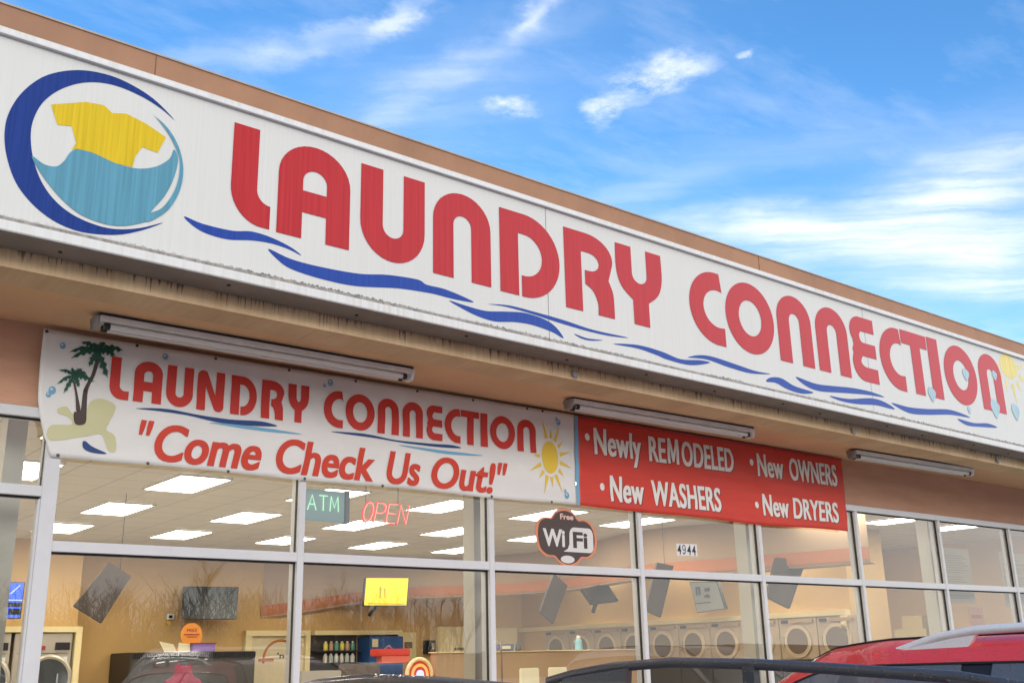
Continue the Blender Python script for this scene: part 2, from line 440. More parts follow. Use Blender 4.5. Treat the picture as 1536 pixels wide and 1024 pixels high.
# ------------------------------------------------------------------ art deco glyphs (width w, height H, stroke t)
def G(ch, w, H, t):
    if ch == 'L':
        r = t*1.25; q = t*.55
        return [[(0,H),(t,H)]+arc(t+q, t*.88+q, q, q, 180, 270, 8)+[(w,t*.88),(w,0)]+arc(r,r*1.1,r,r*1.1,270,180,10)]
    if ch == 'A':
        Rr = w/2; cy = H-Rr*.92
        return [[(0,0)]+arc(Rr,cy,Rr,Rr*.92,180,0)+[(w,0),(w-t,0),(w-t,H*.275),(t,H*.275),(t,0)],
                [(t,H*.505),(w-t,H*.505)]+arc(Rr,H-t-(Rr-t)*.95,Rr-t,(Rr-t)*.95,0,180,12)]
    if ch == 'U':
        Rr = w/2
        return [[(0,H),(t,H)]+arc(Rr,t+(Rr-t),Rr-t,Rr-t,180,360,12)+[(w-t,H),(w,H)]+arc(Rr,Rr*1.02,Rr,Rr*1.02,360,180)]
    if ch == 'n':
        Rr = w/2
        return [[(0,0)]+arc(Rr,H-Rr*.95,Rr,Rr*.95,180,0)+[(w,0),(w-t,0)]+arc(Rr,H-t-(Rr-t),Rr-t,(Rr-t),0,180,12)+[(t,0)]]
    if ch == 'N':
        return [[(0,0)]+arc(w*.2,H*.86,w*.2,H*.14,180,70,8)+[(w*.34,H*.97),(w-t,H*.40),(w-t,H),(w,H)]+arc(w*.8,H*.14,w*.2,H*.14,0,-110,8)+[(w*.66,H*.03),(t,H*.60),(t,0)]]
    if ch == 'D':
        q = min(H*.52, w-t*1.3)
        return [[(0,0),(0,H),(w-q,H)]+arc(w-q,H/2,q,H/2,90,-90,24)+[(t*1.16,0),(t*1.16,t*.95)]+[(w-q,t*.95)]+arc(w-q,H/2,q-t*(1 if q > .2 else .85),H/2-t*.95,-90,90,18)+[(t,H-t*.95),(t,0)]]
    if ch == 'R':
        a = H*.56
        return [[(0,0),(0,H),(w*.45,H)]+arc(w*.45,H*.72,w*.55,H*.28,90,-15,12)+[(w*.90,H*.465)]+crom([(w*.90,H*.465),(w*.985,H*.32),(w,H*.16),(w,0)],6,False)+[(w-t,0)]
                +crom([(w-t,0),(w-t,H*.15),(w*.56,H*.29),(t*1.2,H*.35)],6,False)+[(t*1.2,H*.525),(w*.5,H*.525)]+arc(w*.5,H*.64,w*.5-t*.85,H*.115,-90,90,10)+[(t,H*.76 if False else H*.755),(t,0)]]
    if ch == 'Y':
        s0, s1 = w*.335, w*.675
        return [[(0,H),(t,H)]+arc(w/2,H*.66,w/2-t,H*.12,180,360,10)+[(w-t,H),(w,H)]+crom([(w,H),(w,H*.66),(w*.9,H*.45),(s1,H*.31)],6,False)+[(s1,0),(s0,0)]+crom([(s0,H*.31),(w*.1,H*.45),(0,H*.66),(0,H)],6,False)]
    if ch == 'C':
        return [[(w*.93,H)]+arc(w*.80,H/2,w*.80,H/2,85,275,28)+[(w,0),(w,t*.95)]+arc(w*.84,H/2,w*.84-t,H/2-t*.92,275,72,24)+[(w*.985,H*.72)]]
    if ch == 'O':
        return [arc(w/2,H/2,w/2,H/2,0,360,44)[:-1], arc(w/2,H/2,w/2-t,H/2-t*.95,0,360,36)[:-1]]
    if ch == 'E':
        return [[(w,H)]+arc(w*.42,H*.765,w*.42,H*.235,90,215,12)+[(w*.10,H*.545),(w*.04,H*.47)]+arc(w*.46,H*.27,w*.46,H*.27,150,270,12)+[(w,0),(w,t*.85)]
                +arc(w*.56,H*.30,w*.22,H*.30-t*.85,270,165,8)+[(w*.42,H*.39),(w,H*.39),(w,H*.60),(w*.50,H*.60)]+arc(w*.50,H*.69,w*.13,H*.09,250,110,8)+[(w*.46,H-t*.85),(w,H-t*.85)]]
    if ch == 'T':
        c = w*.53
        return [[(0,H),(w,H),(w,H-t*.85),(c+t/2,H-t*.85),(c+t/2,0),(c-t/2,0),(c-t/2,H-t*.85),(0,H-t*.85)]]
    if ch == 'I': return [[(0,0),(0,H),(w,H),(w,0)]]
def mv(loops, x, z): return [[(a+x, b+z) for a, b in lp] for lp in loops]

WAVES=[[(0.214,3.754),(0.316,3.738),(0.479,3.74),(0.589,3.763),(0.704,3.757),(0.823,3.728),(0.889,3.694),(0.811,3.713),(0.706,3.722),(0.592,3.712),(0.46,3.685),(0.34,3.689),(0.264,3.714)],[(0.692,3.687),(0.826,3.659),(1.006,3.654),(1.256,3.668),(1.452,3.704),(1.657,3.72),(1.722,3.701),(1.865,3.7),(2.07,3.663),(1.937,3.651),(1.793,3.653),(1.723,3.651),(1.52,3.635),(1.233,3.588),(1.008,3.584),(0.828,3.602),(0.744,3.64)],[(1.886,3.634),(2.01,3.626),(2.159,3.622),(2.314,3.648),(2.472,3.671),(2.634,3.66),(2.732,3.625),(2.797,3.559),(2.697,3.585),(2.534,3.601),(2.391,3.593),(2.235,3.567),(2.099,3.576),(1.98,3.603)],[(2.183,3.672),(2.346,3.696),(2.538,3.695),(2.803,3.686),(3.061,3.667),(3.388,3.671),(3.203,3.651),(2.973,3.65),(2.717,3.663),(2.505,3.678),(2.314,3.682)],[(2.893,3.608),(3.005,3.597),(3.147,3.609),(3.039,3.586),(2.952,3.587)],[(3.245,3.6),(3.48,3.634),(3.71,3.627),(3.906,3.603),(4.114,3.63),(4.217,3.627),(4.001,3.574),(3.762,3.577),(3.668,3.591),(3.478,3.608)],[(3.982,3.629),(4.109,3.668),(4.261,3.68),(4.518,3.663),(4.73,3.648),(4.91,3.652),(4.672,3.62),(4.435,3.627),(4.207,3.647),(4.081,3.64)],[(4.853,3.583),(4.891,3.617),(4.978,3.637),(5.062,3.635),(5.201,3.599),(5.434,3.582),(5.281,3.55),(5.108,3.559),(4.971,3.589)],[(5.228,3.68),(5.477,3.661),(5.726,3.679),(5.985,3.702),(6.249,3.707),(6.431,3.687),(6.176,3.672),(5.845,3.639),(5.529,3.606),(5.351,3.622)],[(5.647,3.585),(5.901,3.596),(6.238,3.65),(6.439,3.642),(6.568,3.598),(6.294,3.597),(6.024,3.569),(5.799,3.563)],[(6.527,3.651),(6.792,3.65),(7.089,3.674),(7.482,3.72),(7.813,3.691),(7.47,3.672),(7.076,3.619),(6.779,3.596)],[(7.582,3.65),(7.862,3.646),(8.119,3.675),(8.283,3.655),(7.979,3.623),(7.73,3.607)]]
CRES=[(0.125,4.284),(0.021,4.361),(-0.092,4.406),(-0.228,4.426),(-0.382,4.4),(-0.525,4.319),(-0.621,4.198),(-0.672,4.067),(-0.681,3.953),(-0.659,3.836),(-0.606,3.716),(-0.526,3.629),(-0.425,3.568),(-0.314,3.542),(-0.203,3.549),(-0.09,3.577),(0.023,3.634),(0.106,3.691),(-0.003,3.634),(-0.118,3.598),(-0.219,3.594),(-0.333,3.619),(-0.423,3.671),(-0.491,3.748),(-0.537,3.845),(-0.562,3.949),(-0.564,4.047),(-0.533,4.157),(-0.468,4.251),(-0.375,4.326),(-0.276,4.367),(-0.171,4.378),(-0.048,4.36),(0.052,4.325)]
WATER=[(-0.549,3.87),(-0.489,3.843),(-0.435,3.848),(-0.402,3.886),(-0.376,3.943),(-0.341,3.968),(-0.266,3.97),(-0.148,3.947),(-0.042,3.952),(0.049,3.991),(0.114,4.055),(0.134,4.114),(0.159,4.061),(0.142,3.944),(0.102,3.836),(0.04,3.732),(0.045,3.69),(0.02,3.673),(-0.081,3.625),(-0.183,3.61),(-0.297,3.629),(-0.388,3.681),(-0.468,3.755),(-0.523,3.822)]
TEAL=[(-0.008,4.286),(0.087,4.229),(0.157,4.136),(0.19,4.018),(0.181,3.895),(0.134,3.779),(0.071,3.707),(0.02,3.673),(0.017,3.711),(0.094,3.768),(0.148,3.871),(0.169,3.966),(0.166,4.063),(0.135,4.137),(0.088,4.206),(0.029,4.263)]
SHIRT=[(-0.491,4.168),(-0.328,4.238),(-0.239,4.249),(-0.197,4.219),(-0.126,4.239),(-0.023,4.216),(0.087,4.171),(0.05,4.07),(-0.032,4.078),(-0.061,4.017),(-0.072,3.952),(-0.174,3.947),(-0.266,3.97),(-0.342,3.971),(-0.372,3.959),(-0.354,4.0),(-0.384,4.084),(-0.451,4.07)]
SGBUB=[(7.846,4.116),(7.201,3.827),(7.813,3.765),(8.388,4.192),(8.305,3.849),(8.699,3.868)]
SWOOSH=[[(0.404,2.958),(0.59,2.978),(0.798,2.966),(0.986,2.963),(1.195,2.975),(1.308,2.957),(1.126,2.94),(0.92,2.935),(0.72,2.956),(0.54,2.959)],[(0.86,2.928),(1.126,2.937),(1.488,2.927),(1.269,2.916),(1.016,2.92)],[(1.696,2.967),(1.952,2.981),(2.211,2.965),(2.482,2.971),(2.669,2.98),(2.755,2.967),(2.574,2.955),(2.3,2.952),(2.038,2.961)],[(2.229,2.934),(2.574,2.934),(2.96,2.934),(2.668,2.913),(2.39,2.92)]]
BEACH=[(-0.059,2.8),(0.051,2.819),(0.036,2.859),(-0.022,2.876),(-0.027,2.902),(0.018,2.919),(0.05,2.885),(0.116,2.851),(0.141,2.957),(0.197,2.989),(0.269,2.974),(0.29,2.94),(0.256,2.85),(0.248,2.812),(0.298,2.781),(0.311,2.697),(0.27,2.693),(0.242,2.751),(0.215,2.784),(0.125,2.759),(-0.051,2.719)]
DROP=[(0.122,2.726),(0.139,2.733),(0.176,2.707),(0.26,2.674),(0.179,2.672),(0.131,2.691)]
TR1=[(0.155,3.219),(0.172,3.212),(0.156,3.12),(0.125,3.029),(0.128,2.907),(0.127,2.834),(0.073,2.825),(0.06,2.892),(0.094,2.903),(0.1,3.025),(0.134,3.116)]
TR2=[(0.039,3.063),(0.048,3.064),(0.074,2.985),(0.094,2.903),(0.072,2.9),(0.06,2.983)]
FR1=[(0.155,3.263),(-0.0,3.234),(0.014,3.199),(0.057,3.301),(0.13,3.313),(0.197,3.325),(0.305,3.291),(0.264,3.249),(0.228,3.112),(0.116,3.163),(0.173,3.191)]
FR2=[(0.041,3.102),(-0.046,3.039),(-0.046,3.12),(0.025,3.149),(0.083,3.148),(0.112,3.123),(0.156,3.08),(0.074,3.036),(-0.008,2.99)]
CLOUDS=[((1.265,1.14),(6.5,-8.681),(15.611,3.596),0.95),((1.281,1.296),(4.963,-17.3),(-28.482,12.126),0.8),((1.143,1.391),(13.145,-13.865),(18.262,11.202),0.85),((1.336,0.986),(33.104,-40.379),(52.799,57.238),0.6),((0.78,1.313),(3.453,-9.69),(32.27,-5.495),0.6),((0.714,1.492),(5.828,-4.25),(23.009,11.638),0.42),((0.598,1.587),(6.017,-2.517),(11.835,10.931),0.25),((0.964,1.141),(-3.843,-10.654),(27.444,-14.954),0.55),((0.987,1.299),(-3.677,4.427),(17.597,4.09),0.38),((0.977,1.494),(-4.626,5.053),(18.534,8.06),0.25),((2.028,1.44),(-2.107,2.742),(5.426,5.016),0.9),((2.189,1.096),(2.111,-4.382),(4.833,0.362),0.9),((2.336,1.363),(-1.583,2.462),(3.752,4.385),0.95),((2.817,1.392),(-1.379,2.509),(3.247,4.624),0.85),((2.557,1.178),(-2.442,4.667),(3.604,3.145),0.9),((1.011,1.5),(2.135,-2.105),(4.363,1.802),0.22),((1.59,1.506),(2.832,-3.261),(9.164,2.959),0.25),((1.74,1.102),(2.252,-3.184),(6.772,5.931),0.16),((3.271,1.665),(-1.2,2.623),(-1.508,-6.528),0.3)]


# ================================================================== CAMERA
cam = D2.cameras.new('camera'); co = D2.objects.new('camera', cam); COL.objects.link(co); scn.camera = co
cam.sensor_width = 36; cam.lens = 1585.23/1536*36; cam.clip_end = 1000; cam.clip_start = .05
co.matrix_world = Matrix(((.782806, -.163204, -.600482, -1.6526), (-.621896, -.238449, -.745914, -6.149), (-.021448, .957343, -.288155, 1.5), (0, 0, 0, 1)))

# ================================================================== WORLD AND SUN
SUN_EL, SUN_AZ = 18, 200          # azimuth: from +Y towards +X; in front of the shop, to the left
w = D2.worlds.new('World'); scn.world = w; w.use_nodes = True; nt = w.node_tree
bg = nt.nodes['Background']; bg.inputs[1].default_value = .12
sky = N(nt, 'ShaderNodeTexSky', sky_type='NISHITA'); sky.sun_disc = False
sky.sun_elevation = R(SUN_EL); sky.sun_rotation = R(SUN_AZ); sky.ozone_density = 2.2; sky.dust_density = .4
hs = N(nt, 'ShaderNodeHueSaturation'); hs.inputs['Saturation'].default_value = 1.27; hs.inputs['Value'].default_value = 1.28
hs.inputs['Hue'].default_value = .503
nt.links.new(sky.outputs[0], hs.inputs['Color'])
tc = N(nt, 'ShaderNodeTexCoord'); dvec = tc.outputs['Generated']
sx = N(nt, 'ShaderNodeSeparateXYZ'); nt.links.new(dvec, sx.inputs[0])
zz = math_(nt, 'MAXIMUM', sx.outputs[2], .04)
px = math_(nt, 'DIVIDE', sx.outputs[0], zz); py = math_(nt, 'DIVIDE', sx.outputs[1], zz)
cb = N(nt, 'ShaderNodeCombineXYZ'); nt.links.new(px, cb.inputs[0]); nt.links.new(py, cb.inputs[1]); P0 = cb.outputs[0]
# warp the cloud layer a little, so that its edges fray
wn = N(nt, 'ShaderNodeTexNoise'); wn.inputs['Scale'].default_value = 3.2; wn.inputs['Detail'].default_value = 7; wn.inputs['Roughness'].default_value = .62
nt.links.new(P0, wn.inputs['Vector'])
wv = N(nt, 'ShaderNodeVectorMath', operation='SUBTRACT'); nt.links.new(wn.outputs['Color'], wv.inputs[0]); wv.inputs[1].default_value = (.5, .5, .5)
def blobs(warp, items):
    ws = N(nt, 'ShaderNodeVectorMath', operation='SCALE'); nt.links.new(wv.outputs[0], ws.inputs[0]); ws.inputs['Scale'].default_value = warp
    wa = N(nt, 'ShaderNodeVectorMath', operation='ADD'); nt.links.new(P0, wa.inputs[0]); nt.links.new(ws.outputs[0], wa.inputs[1])
    tot = None
    for (cx, cy), a, b, s in items:
        d = N(nt, 'ShaderNodeVectorMath', operation='SUBTRACT'); nt.links.new(wa.outputs[0], d.inputs[0]); d.inputs[1].default_value = (cx, cy, 0)
        def dot(v):
            n = N(nt, 'ShaderNodeVectorMath', operation='DOT_PRODUCT'); nt.links.new(d.outputs[0], n.inputs[0]); n.inputs[1].default_value = (*v, 0); return n.outputs['Value']
        u, v = dot(a), dot(b)
        r2 = math_(nt, 'ADD', math_(nt, 'MULTIPLY', u, u), math_(nt, 'MULTIPLY', v, v))
        g = math_(nt, 'MULTIPLY', math_(nt, 'POWER', 2.718, math_(nt, 'MULTIPLY', r2, -1.15)), s)
        tot = g if tot is None else math_(nt, 'SUBTRACT', math_(nt, 'ADD', tot, g), math_(nt, 'MULTIPLY', tot, g))
    return tot
puff = blobs(.24, CLOUDS[:4])
veil = blobs(.34, CLOUDS[4:])
fine = noise(nt, P0, 7., 8, .68)
wisp = noise(nt, scalev(nt, P0, (1., 2.6, 1)), 1.7, 9, .62)
m1 = ramp(nt, math_(nt, 'MULTIPLY', puff, ramp(nt, fine, .36, .62, .05, 1.5)), .06, 1.05, 0, .76)
rot = N(nt, 'ShaderNodeVectorRotate'); rot.rotation_type = 'Z_AXIS'; rot.inputs['Angle'].default_value = R(41); nt.links.new(P0, rot.inputs['Vector'])
wv2 = N(nt, 'ShaderNodeVectorMath', operation='SCALE'); nt.links.new(wv.outputs[0], wv2.inputs[0]); wv2.inputs['Scale'].default_value = .16
wv3 = N(nt, 'ShaderNodeVectorMath', operation='ADD'); nt.links.new(rot.outputs[0], wv3.inputs[0]); nt.links.new(wv2.outputs[0], wv3.inputs[1])
strk = noise(nt, scalev(nt, wv3.outputs[0], (.8, 6.5, 1)), 1.6, 9, .60)
m2 = math_(nt, 'MULTIPLY', veil, math_(nt, 'MULTIPLY', ramp(nt, wisp, .28, .70, .75, 1.10), ramp(nt, strk, .34, .62, .50, 1.15)), True)
m3 = ramp(nt, wisp, .46, .80, 0, .30)
mm = math_(nt, 'MAXIMUM', math_(nt, 'MAXIMUM', m1, m2), m3)
# the half of the sky behind the photographer is under a thin bright overcast
beh = ramp(nt, sx.outputs[1], .05, -.35, 0, 1)
oc = math_(nt, 'MULTIPLY', beh, ramp(nt, wisp, .25, .7, .80, 1.0))
mm = math_(nt, 'MAXIMUM', mm, oc, True)
cc = mixc(nt, beh, (5.1, 5.4, 6.1), (6.0, 5.95, 5.9))
nt.links.new(mixc(nt, mm, hs.outputs[0], cc), bg.inputs[0])

sl = D2.lights.new('sun', 'SUN'); sl.energy = .65; sl.angle = R(16); sl.color = (1, .96, .9)
so = D2.objects.new('sun', sl); COL.objects.link(so)
az = R(SUN_AZ); el = R(SUN_EL)
sd = Vector((math.sin(az)*math.cos(el), math.cos(az)*math.cos(el), math.sin(el)))
so.rotation_euler = sd.to_track_quat('Z', 'Y').to_euler(); so.location = (0, -20, 30)

# ================================================================== GROUND
def struct(o): o['kind'] = 'structure'; return o
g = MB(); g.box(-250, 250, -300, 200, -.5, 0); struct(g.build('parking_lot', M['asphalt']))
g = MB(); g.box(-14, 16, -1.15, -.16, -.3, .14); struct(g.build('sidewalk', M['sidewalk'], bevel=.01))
mk = MB()
for k in range(-3, 6):
    x = -1.15+2.8*k; mk.box(x-.05, x+.05, -6.4, -1.5, .0, .004)
struct(mk.build('parking_stripes', mat('worn white line', (.55, .55, .53), .7, var=.3, vscale=12)))

# ================================================================== BUILDING
A1, A2 = -.0155, -.0131
DS, DF = 1.12, .92
def FS(u, v, off=0.): return (u, -DS+A1*u-off, v+A2*u)
def FF(u, v, off=0.): return (u, -DF+A1*u-off, v+A2*u)
def slab(F, u0, u1, v0, v1, o0, o1, n=1):
    m = MB()
    m.hexa([F(u0,v0,o1),F(u1,v0,o1),F(u1,v0,o0),F(u0,v0,o0),F(u0,v1,o1),F(u1,v1,o1),F(u1,v1,o0),F(u0,v1,o0)]); return m
XL, XR = -9., 15.
bd = thing('laundromat_building', 'long tan stucco storefront with a brown coping, deep soffit and white framed windows', 'building', (0, 0, 0))
slab(FF, XL, XR, 3.36, 4.60, -.25, 0).build('fascia', M['drip'], bd)
cp = slab(FF, XL, XR, 4.30, 4.742, .002, .022); cp.build('coping', M['brown'], bd)
slab(FF, XL, XR, 4.742, 4.752, -.35, .03).build('coping_edge', mat('coping lip highlight', (.42, .36, .30), .5, var=.2, vscale=8), bd)  # pale colour paints the highlight along the coping's top edge
M['seam'] = mat('coping seam', (.15, .075, .045), .7)
for u in (-3.6, .06, 5.13, 10.2):
    slab(FF, u-.002, u+.002, 4.30, 4.742, .0225, .0245).build('coping_seam', M['seam'], bd)

# soffit: from the wall line to the lower edge of the fascia
s = MB(); nX = 24
rows = []
for yy in range(2):
    rows.append([])
for i in range(nX+1):
    u = XL+(XR-XL)*i/nX
    rows[0].append((u, 0, 3.385-.003*u)); rows[1].append(FF(u, 3.3601, -.02))
s.grid(rows); so_ = s.build('soffit', M['soffit'], bd)
# wall above windows and piers
wl = MB(); wl.box(XL, XR, .0, .22, 2.905, 3.7); wl.build('upper_wall', M['siding'], bd)
MB().box(XL, -4.62, .0, .22, 0, 2.905).build('wall_pier', M['wall'], bd); MB().box(13.75, XR, .0, .22, 0, 2.905).build('wall_pier', M['wall'], bd)
wl = MB(); wl.box(-3.09, 13.73, .01, .2, 0, .45); wl.build('sill_wall', M['wall'], bd)
wl = MB(); wl.box(XL, XR, .25, 12.5, 4.3, 4.45); wl.build('roof', mat('tar roof', (.08, .08, .08), .9), bd)
wl = MB(); wl.box(XL, XL+.2, .22, 12.5, 0, 4.3); wl.box(XR-.2, XR, .22, 12.5, 0, 4.3); wl.box(XL, XR, 12.5, 12.7, 0, 4.45); wl.build('outer_wall', M['wall'], bd)
# interior shell
wl = MB(); wl.box(XL+.2, XR-.2, .22, 12.5, .0, .15); wl.build('floor', mat('pale floor tile', (.42, .36, .27), .3, var=.1), bd)
wl = MB(); wl.box(XL+.2, XR-.2, .22, 9.1, 3.1, 3.2); wl.build('interior_ceiling', M['tiles'], bd)
wl = MB(); wl.box(-4.0, 11.5, 9.0, 9.1, .15, 3.1); wl.box(-4.1, -4.0, .22, 9.1, .15, 3.1); wl.box(14.3, 14.4, .22, 9.1, .15, 3.1); wl.box(11.5, 14.3, 4.2, 4.3, .15, 3.1)
wl.build('interior_wall', M['intwall'], bd)
# curved bulkhead with its terracotta stripe
pl = crom([(9.2, .9, 2.58), (8.9, 2.4, 2.58), (8.5, 3.9, 2.58), (9.1, 6.1, 2.58), (8.7, 7.6, 2.58), (7.6, 8.5, 2.56), (6.9, 8.8, 2.47), (6.2, 8.9, 2.36), (5.6, 8.99, 2.28)], 6, False)
b1 = MB(); b1.grid([[(x, y, z-.1) for x, y, z in pl], [(x, y, 3.1) for x, y, z in pl]]); b1.grid([[(x, y, z-.1) for x, y, z in pl], [(x+.3, min(y+.12, 8.995), z-.1) for x, y, z in pl]])
b1.build('bulkhead', M['intwall2'], bd, smooth=True)
b1 = MB(); b1.grid([[(x-.02, y-.012, z-.075) for x, y, z in pl], [(x-.02, y-.012, z+.075) for x, y, z in pl]]); b1.build('bulkhead_stripe', M['orange'], bd, smooth=True)
for x in (-.135, 3.20, 6.38, 9.55, 12.7):
    MB().box(x-.055, x+.055, .32, .46, .15, 3.1).build('interior_column', M['colm'], bd)

# window wall
S = 1.52; ZB, ZT = .45, 2.840
def frame_bar(name, x0, x1, z0, z1, mt, y0, y1): return MB().box(x0, x1, y0, y1, z0, z1).build(name, mt, bd, bevel=.0025)
mulls = [-2, -1] + list(range(0, 10))
for k in mulls:
    x = k*S
    if k == 0: x0, x1 = -.060, .0225
    elif k == -1: x0, x1 = x-.05, x+.05
    else: x0, x1 = x-.0225, x+.0225
    frame_bar('mullion', x0, x1, ZB if k not in (-1, 0) else .15, ZT, M['alu'], -.040, .0)
    MB().box(x0-.003, x1+.003, -.012, .012, ZB if k not in (-1, 0) else .15, ZT-.002).build('mullion_gasket', M['gasket'], bd)
    frame_bar('mullion_inner', x0, x1, ZB if k not in (-1, 0) else .15, ZT, M['alu'], .0125, .07)
frame_bar('window_head', -4.6, 13.73, 2.841, 2.898, M['alu'], -.046, .07)
frame_bar('window_head_return', -4.6, 13.73, 2.8985, 2.904, mat('sealant', (.25, .2, .17), .8), -.03, .0)
MB().box(-4.6, 13.73, -.012, .012, 2.832, 2.8405).build('head_gasket', M['gasket'], bd)
frame_bar('window_sill', -3.09, 13.73, .452, .50, M['alu'], -.046, .07)
edges = [(-2, -1), (-1, 0)]+[(k, k+1) for k in range(0, 9)]
def xr(k): return k*S+(.0225 if k >= 0 else (.05 if k == -1 else .0225))
def xl(k): return k*S-(.0225 if k > 0 else (.060 if k == 0 else (.05 if k == -1 else .0225)))
for a, b in edges:
    x0, x1 = xr(a), xl(b)
    zt = 2.440 if a == -1 else 2.147
    zb = .2 if a == -1 else .5
    frame_bar('transom_bar', x0, x1, zt-.029, zt+.029, M['alu'], -.038, .0)
    MB().box(x0, x1, -.012, .012, zt-.041, zt-.0295).build('transom_gasket', M['gasket'], bd)
    frame_bar('transom_inner', x0, x1, zt-.029, zt+.029, M['alu'], .0125, .07)
    MB().add([(x0, -.004, zt+.029), (x1, -.004, zt+.029), (x1, -.004, 2.832), (x0, -.004, 2.832)], [(0, 1, 2, 3)])
    for nm, z0, z1 in (('upper_pane', zt+.029, 2.836), ('lower_pane', zb, zt-.040)):
        q = MB(); q.add([(x0, -.004, z0), (x1, -.004, z0), (x1, -.004, z1), (x0, -.004, z1)], [(0, 1, 2, 3)]); q.build(nm, M['glass'], bd)
fr = MB(); fr.box(-1.47, -1.40, -.034, .03, .15, 2.398); fr.box(-.072, -.0605, -.034, .03, .15, 2.398); fr.box(-1.40, -.0721, -.034, .03, .15, .36)
fr.build('entrance_door', M['alu'], bd, bevel=.003)
MB().tube([(-1.3, -.09, .9), (-1.3, -.09, 1.5)], .014).tube([(-1.3, -.09, 1.0), (-1.3, -.03, 1.0)], .01).tube([(-1.3, -.09, 1.4), (-1.3, -.03, 1.4)], .01).build('door_pull', M['chrome'], bd, smooth=True)

# ================================================================== BIG SIGN
sg = thing('shop_sign', 'long white sign box reading LAUNDRY CONNECTION in red, with a blue logo and waves', 'sign', (0, -1.12, 3.4))
U0, U1 = -4.2, 11.8
seams = [U0, -.95, 2.677, 6.255, 9.62, U1]
for a, b in zip(seams[:-1], seams[1:]):
    slab(FS, a+.003, b-.003, 3.50, 4.475, -.02, 0).build('face_panel', M['panel'], sg)
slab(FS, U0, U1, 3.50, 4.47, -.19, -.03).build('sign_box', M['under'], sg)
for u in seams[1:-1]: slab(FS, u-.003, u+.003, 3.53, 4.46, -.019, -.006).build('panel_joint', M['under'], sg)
slab(FS, U0-.02, U1, 3.455, 3.507, -.19, .028).build('bottom_frame', M['frame'], sg, bevel=.004)
slab(FS, U0-.02, U1, 3.5075, 3.531, 0.001, .006).build('bottom_channel', M['ledge'], sg)
slab(FS, U0-.02, U1, 4.460, 4.469, .001, .026).build('top_bead', M['alu'], sg)
slab(FS, U0-.02, U1, 4.4695, 4.505, -.19, .012).build('top_frame', M['frame'], sg, bevel=.003)
slab(FS, U0-.05, U0-.0205, 3.455, 4.505, -.19, .026).build('end_frame', M['frame'], sg)
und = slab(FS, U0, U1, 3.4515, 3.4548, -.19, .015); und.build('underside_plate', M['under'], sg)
for i, u in enumerate([-3.1, -2.0, -.9, -.35, .5, 1.3, 2.05, 2.9, 3.6, 4.35, 5.1, 5.62, 6.5, 7.1, 7.9, 8.6, 9.5]):
    p = FS(u, 3.445, -.09 if i % 2 else -.05)
    MB().tube([(p[0], p[1], p[2]+.008), p], [.012, .009], 8).build('drain_plug', M['dark'], sg)
# letters
H = .58; T = .152
SL = [('L',.456,.234,3.800),('A',.731,.455,3.796),('U',1.256,.449,3.790),('n',1.767,.441,3.788),('D',2.281,.503,3.781),('R',2.829,.444,3.783),('Y',3.309,.452,3.785),
      ('C',4.043,.375,3.783),('O',4.441,.570,3.782),('n',5.057,.436,3.788),('n',5.554,.433,3.788),('E',6.034,.352,3.790),('C',6.447,.357,3.788),('T',6.804,.410,3.795),('I',7.230,.172,3.801),
      ('O',7.472,.563,3.803),('n',8.093,.420,3.815)]
for ch, x, ww, z in SL:
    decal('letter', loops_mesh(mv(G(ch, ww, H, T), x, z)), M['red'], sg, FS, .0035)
for wv_ in WAVES: decal('wave', loops_mesh([crom(wv_, 5)]), M['blue'], sg, FS, .002)
decal('logo_crescent', loops_mesh([crom(CRES, 5)]), M['navy'], sg, FS, .002)
decal('logo_shirt', loops_mesh([SHIRT]), M['yellow'], sg, FS, .002)
decal('logo_water', loops_mesh([crom(WATER, 5)]), M['teal'], sg, FS, .0035)
decal('logo_ring', loops_mesh([crom(TEAL, 5)]), M['teal'], sg, FS, .005)
# faded sun and bubbles at the right end
decal('sun_disc', loops_mesh([arc(8.70, 4.335, .165, .125, 0, 360, 40)[:-1]]), M['paleyellow'], sg, FS, .0012)
for k in range(12):
    a = R(k*30+8); c, s_ = math.cos(a), math.sin(a); r0, r1 = .20, (.40 if k % 2 else .30)
    q = [(8.70+c*r0*1.0-s_*.03, 4.335+s_*r0*.9+c*.03), (8.70+c*r0+s_*.03, 4.335+s_*r0*.9-c*.03), (8.70+c*r1, 4.335+s_*r1)]
    if max(p[1] for p in q) < 4.455: decal('sun_ray', loops_mesh([q]), M['paleyellow'], sg, FS, .0012)
for i, (u, v) in enumerate(SGBUB):
    r = (.055, .062, .03, .045, .085, .075)[i]
    decal('bubble', loops_mesh([crom([(u-r, v+.2*r), (u-.6*r, v+r), (u+.3*r, v+.9*r), (u+r, v+.3*r), (u+.5*r, v-.7*r), (u, v-1.2*r), (u-.6*r, v-.6*r)], 5)]), M['palebubble'], sg, FS, .005)
# three small wall brackets and cable holes hanging under the fascia edge
for u in (3.05, 6.2, 8.55):
    p = FF(u, 3.40, .012)
    MB().box(p[0]-.02, p[0]+.02, p[1]-.012, p[1]+.008, p[2]-.02, p[2]+.02).ring((p[0], p[1]-.01, p[2]-.03), (0, 1, 0), .012, .004, 14, 6).build('hook', M['fixd'], sg)

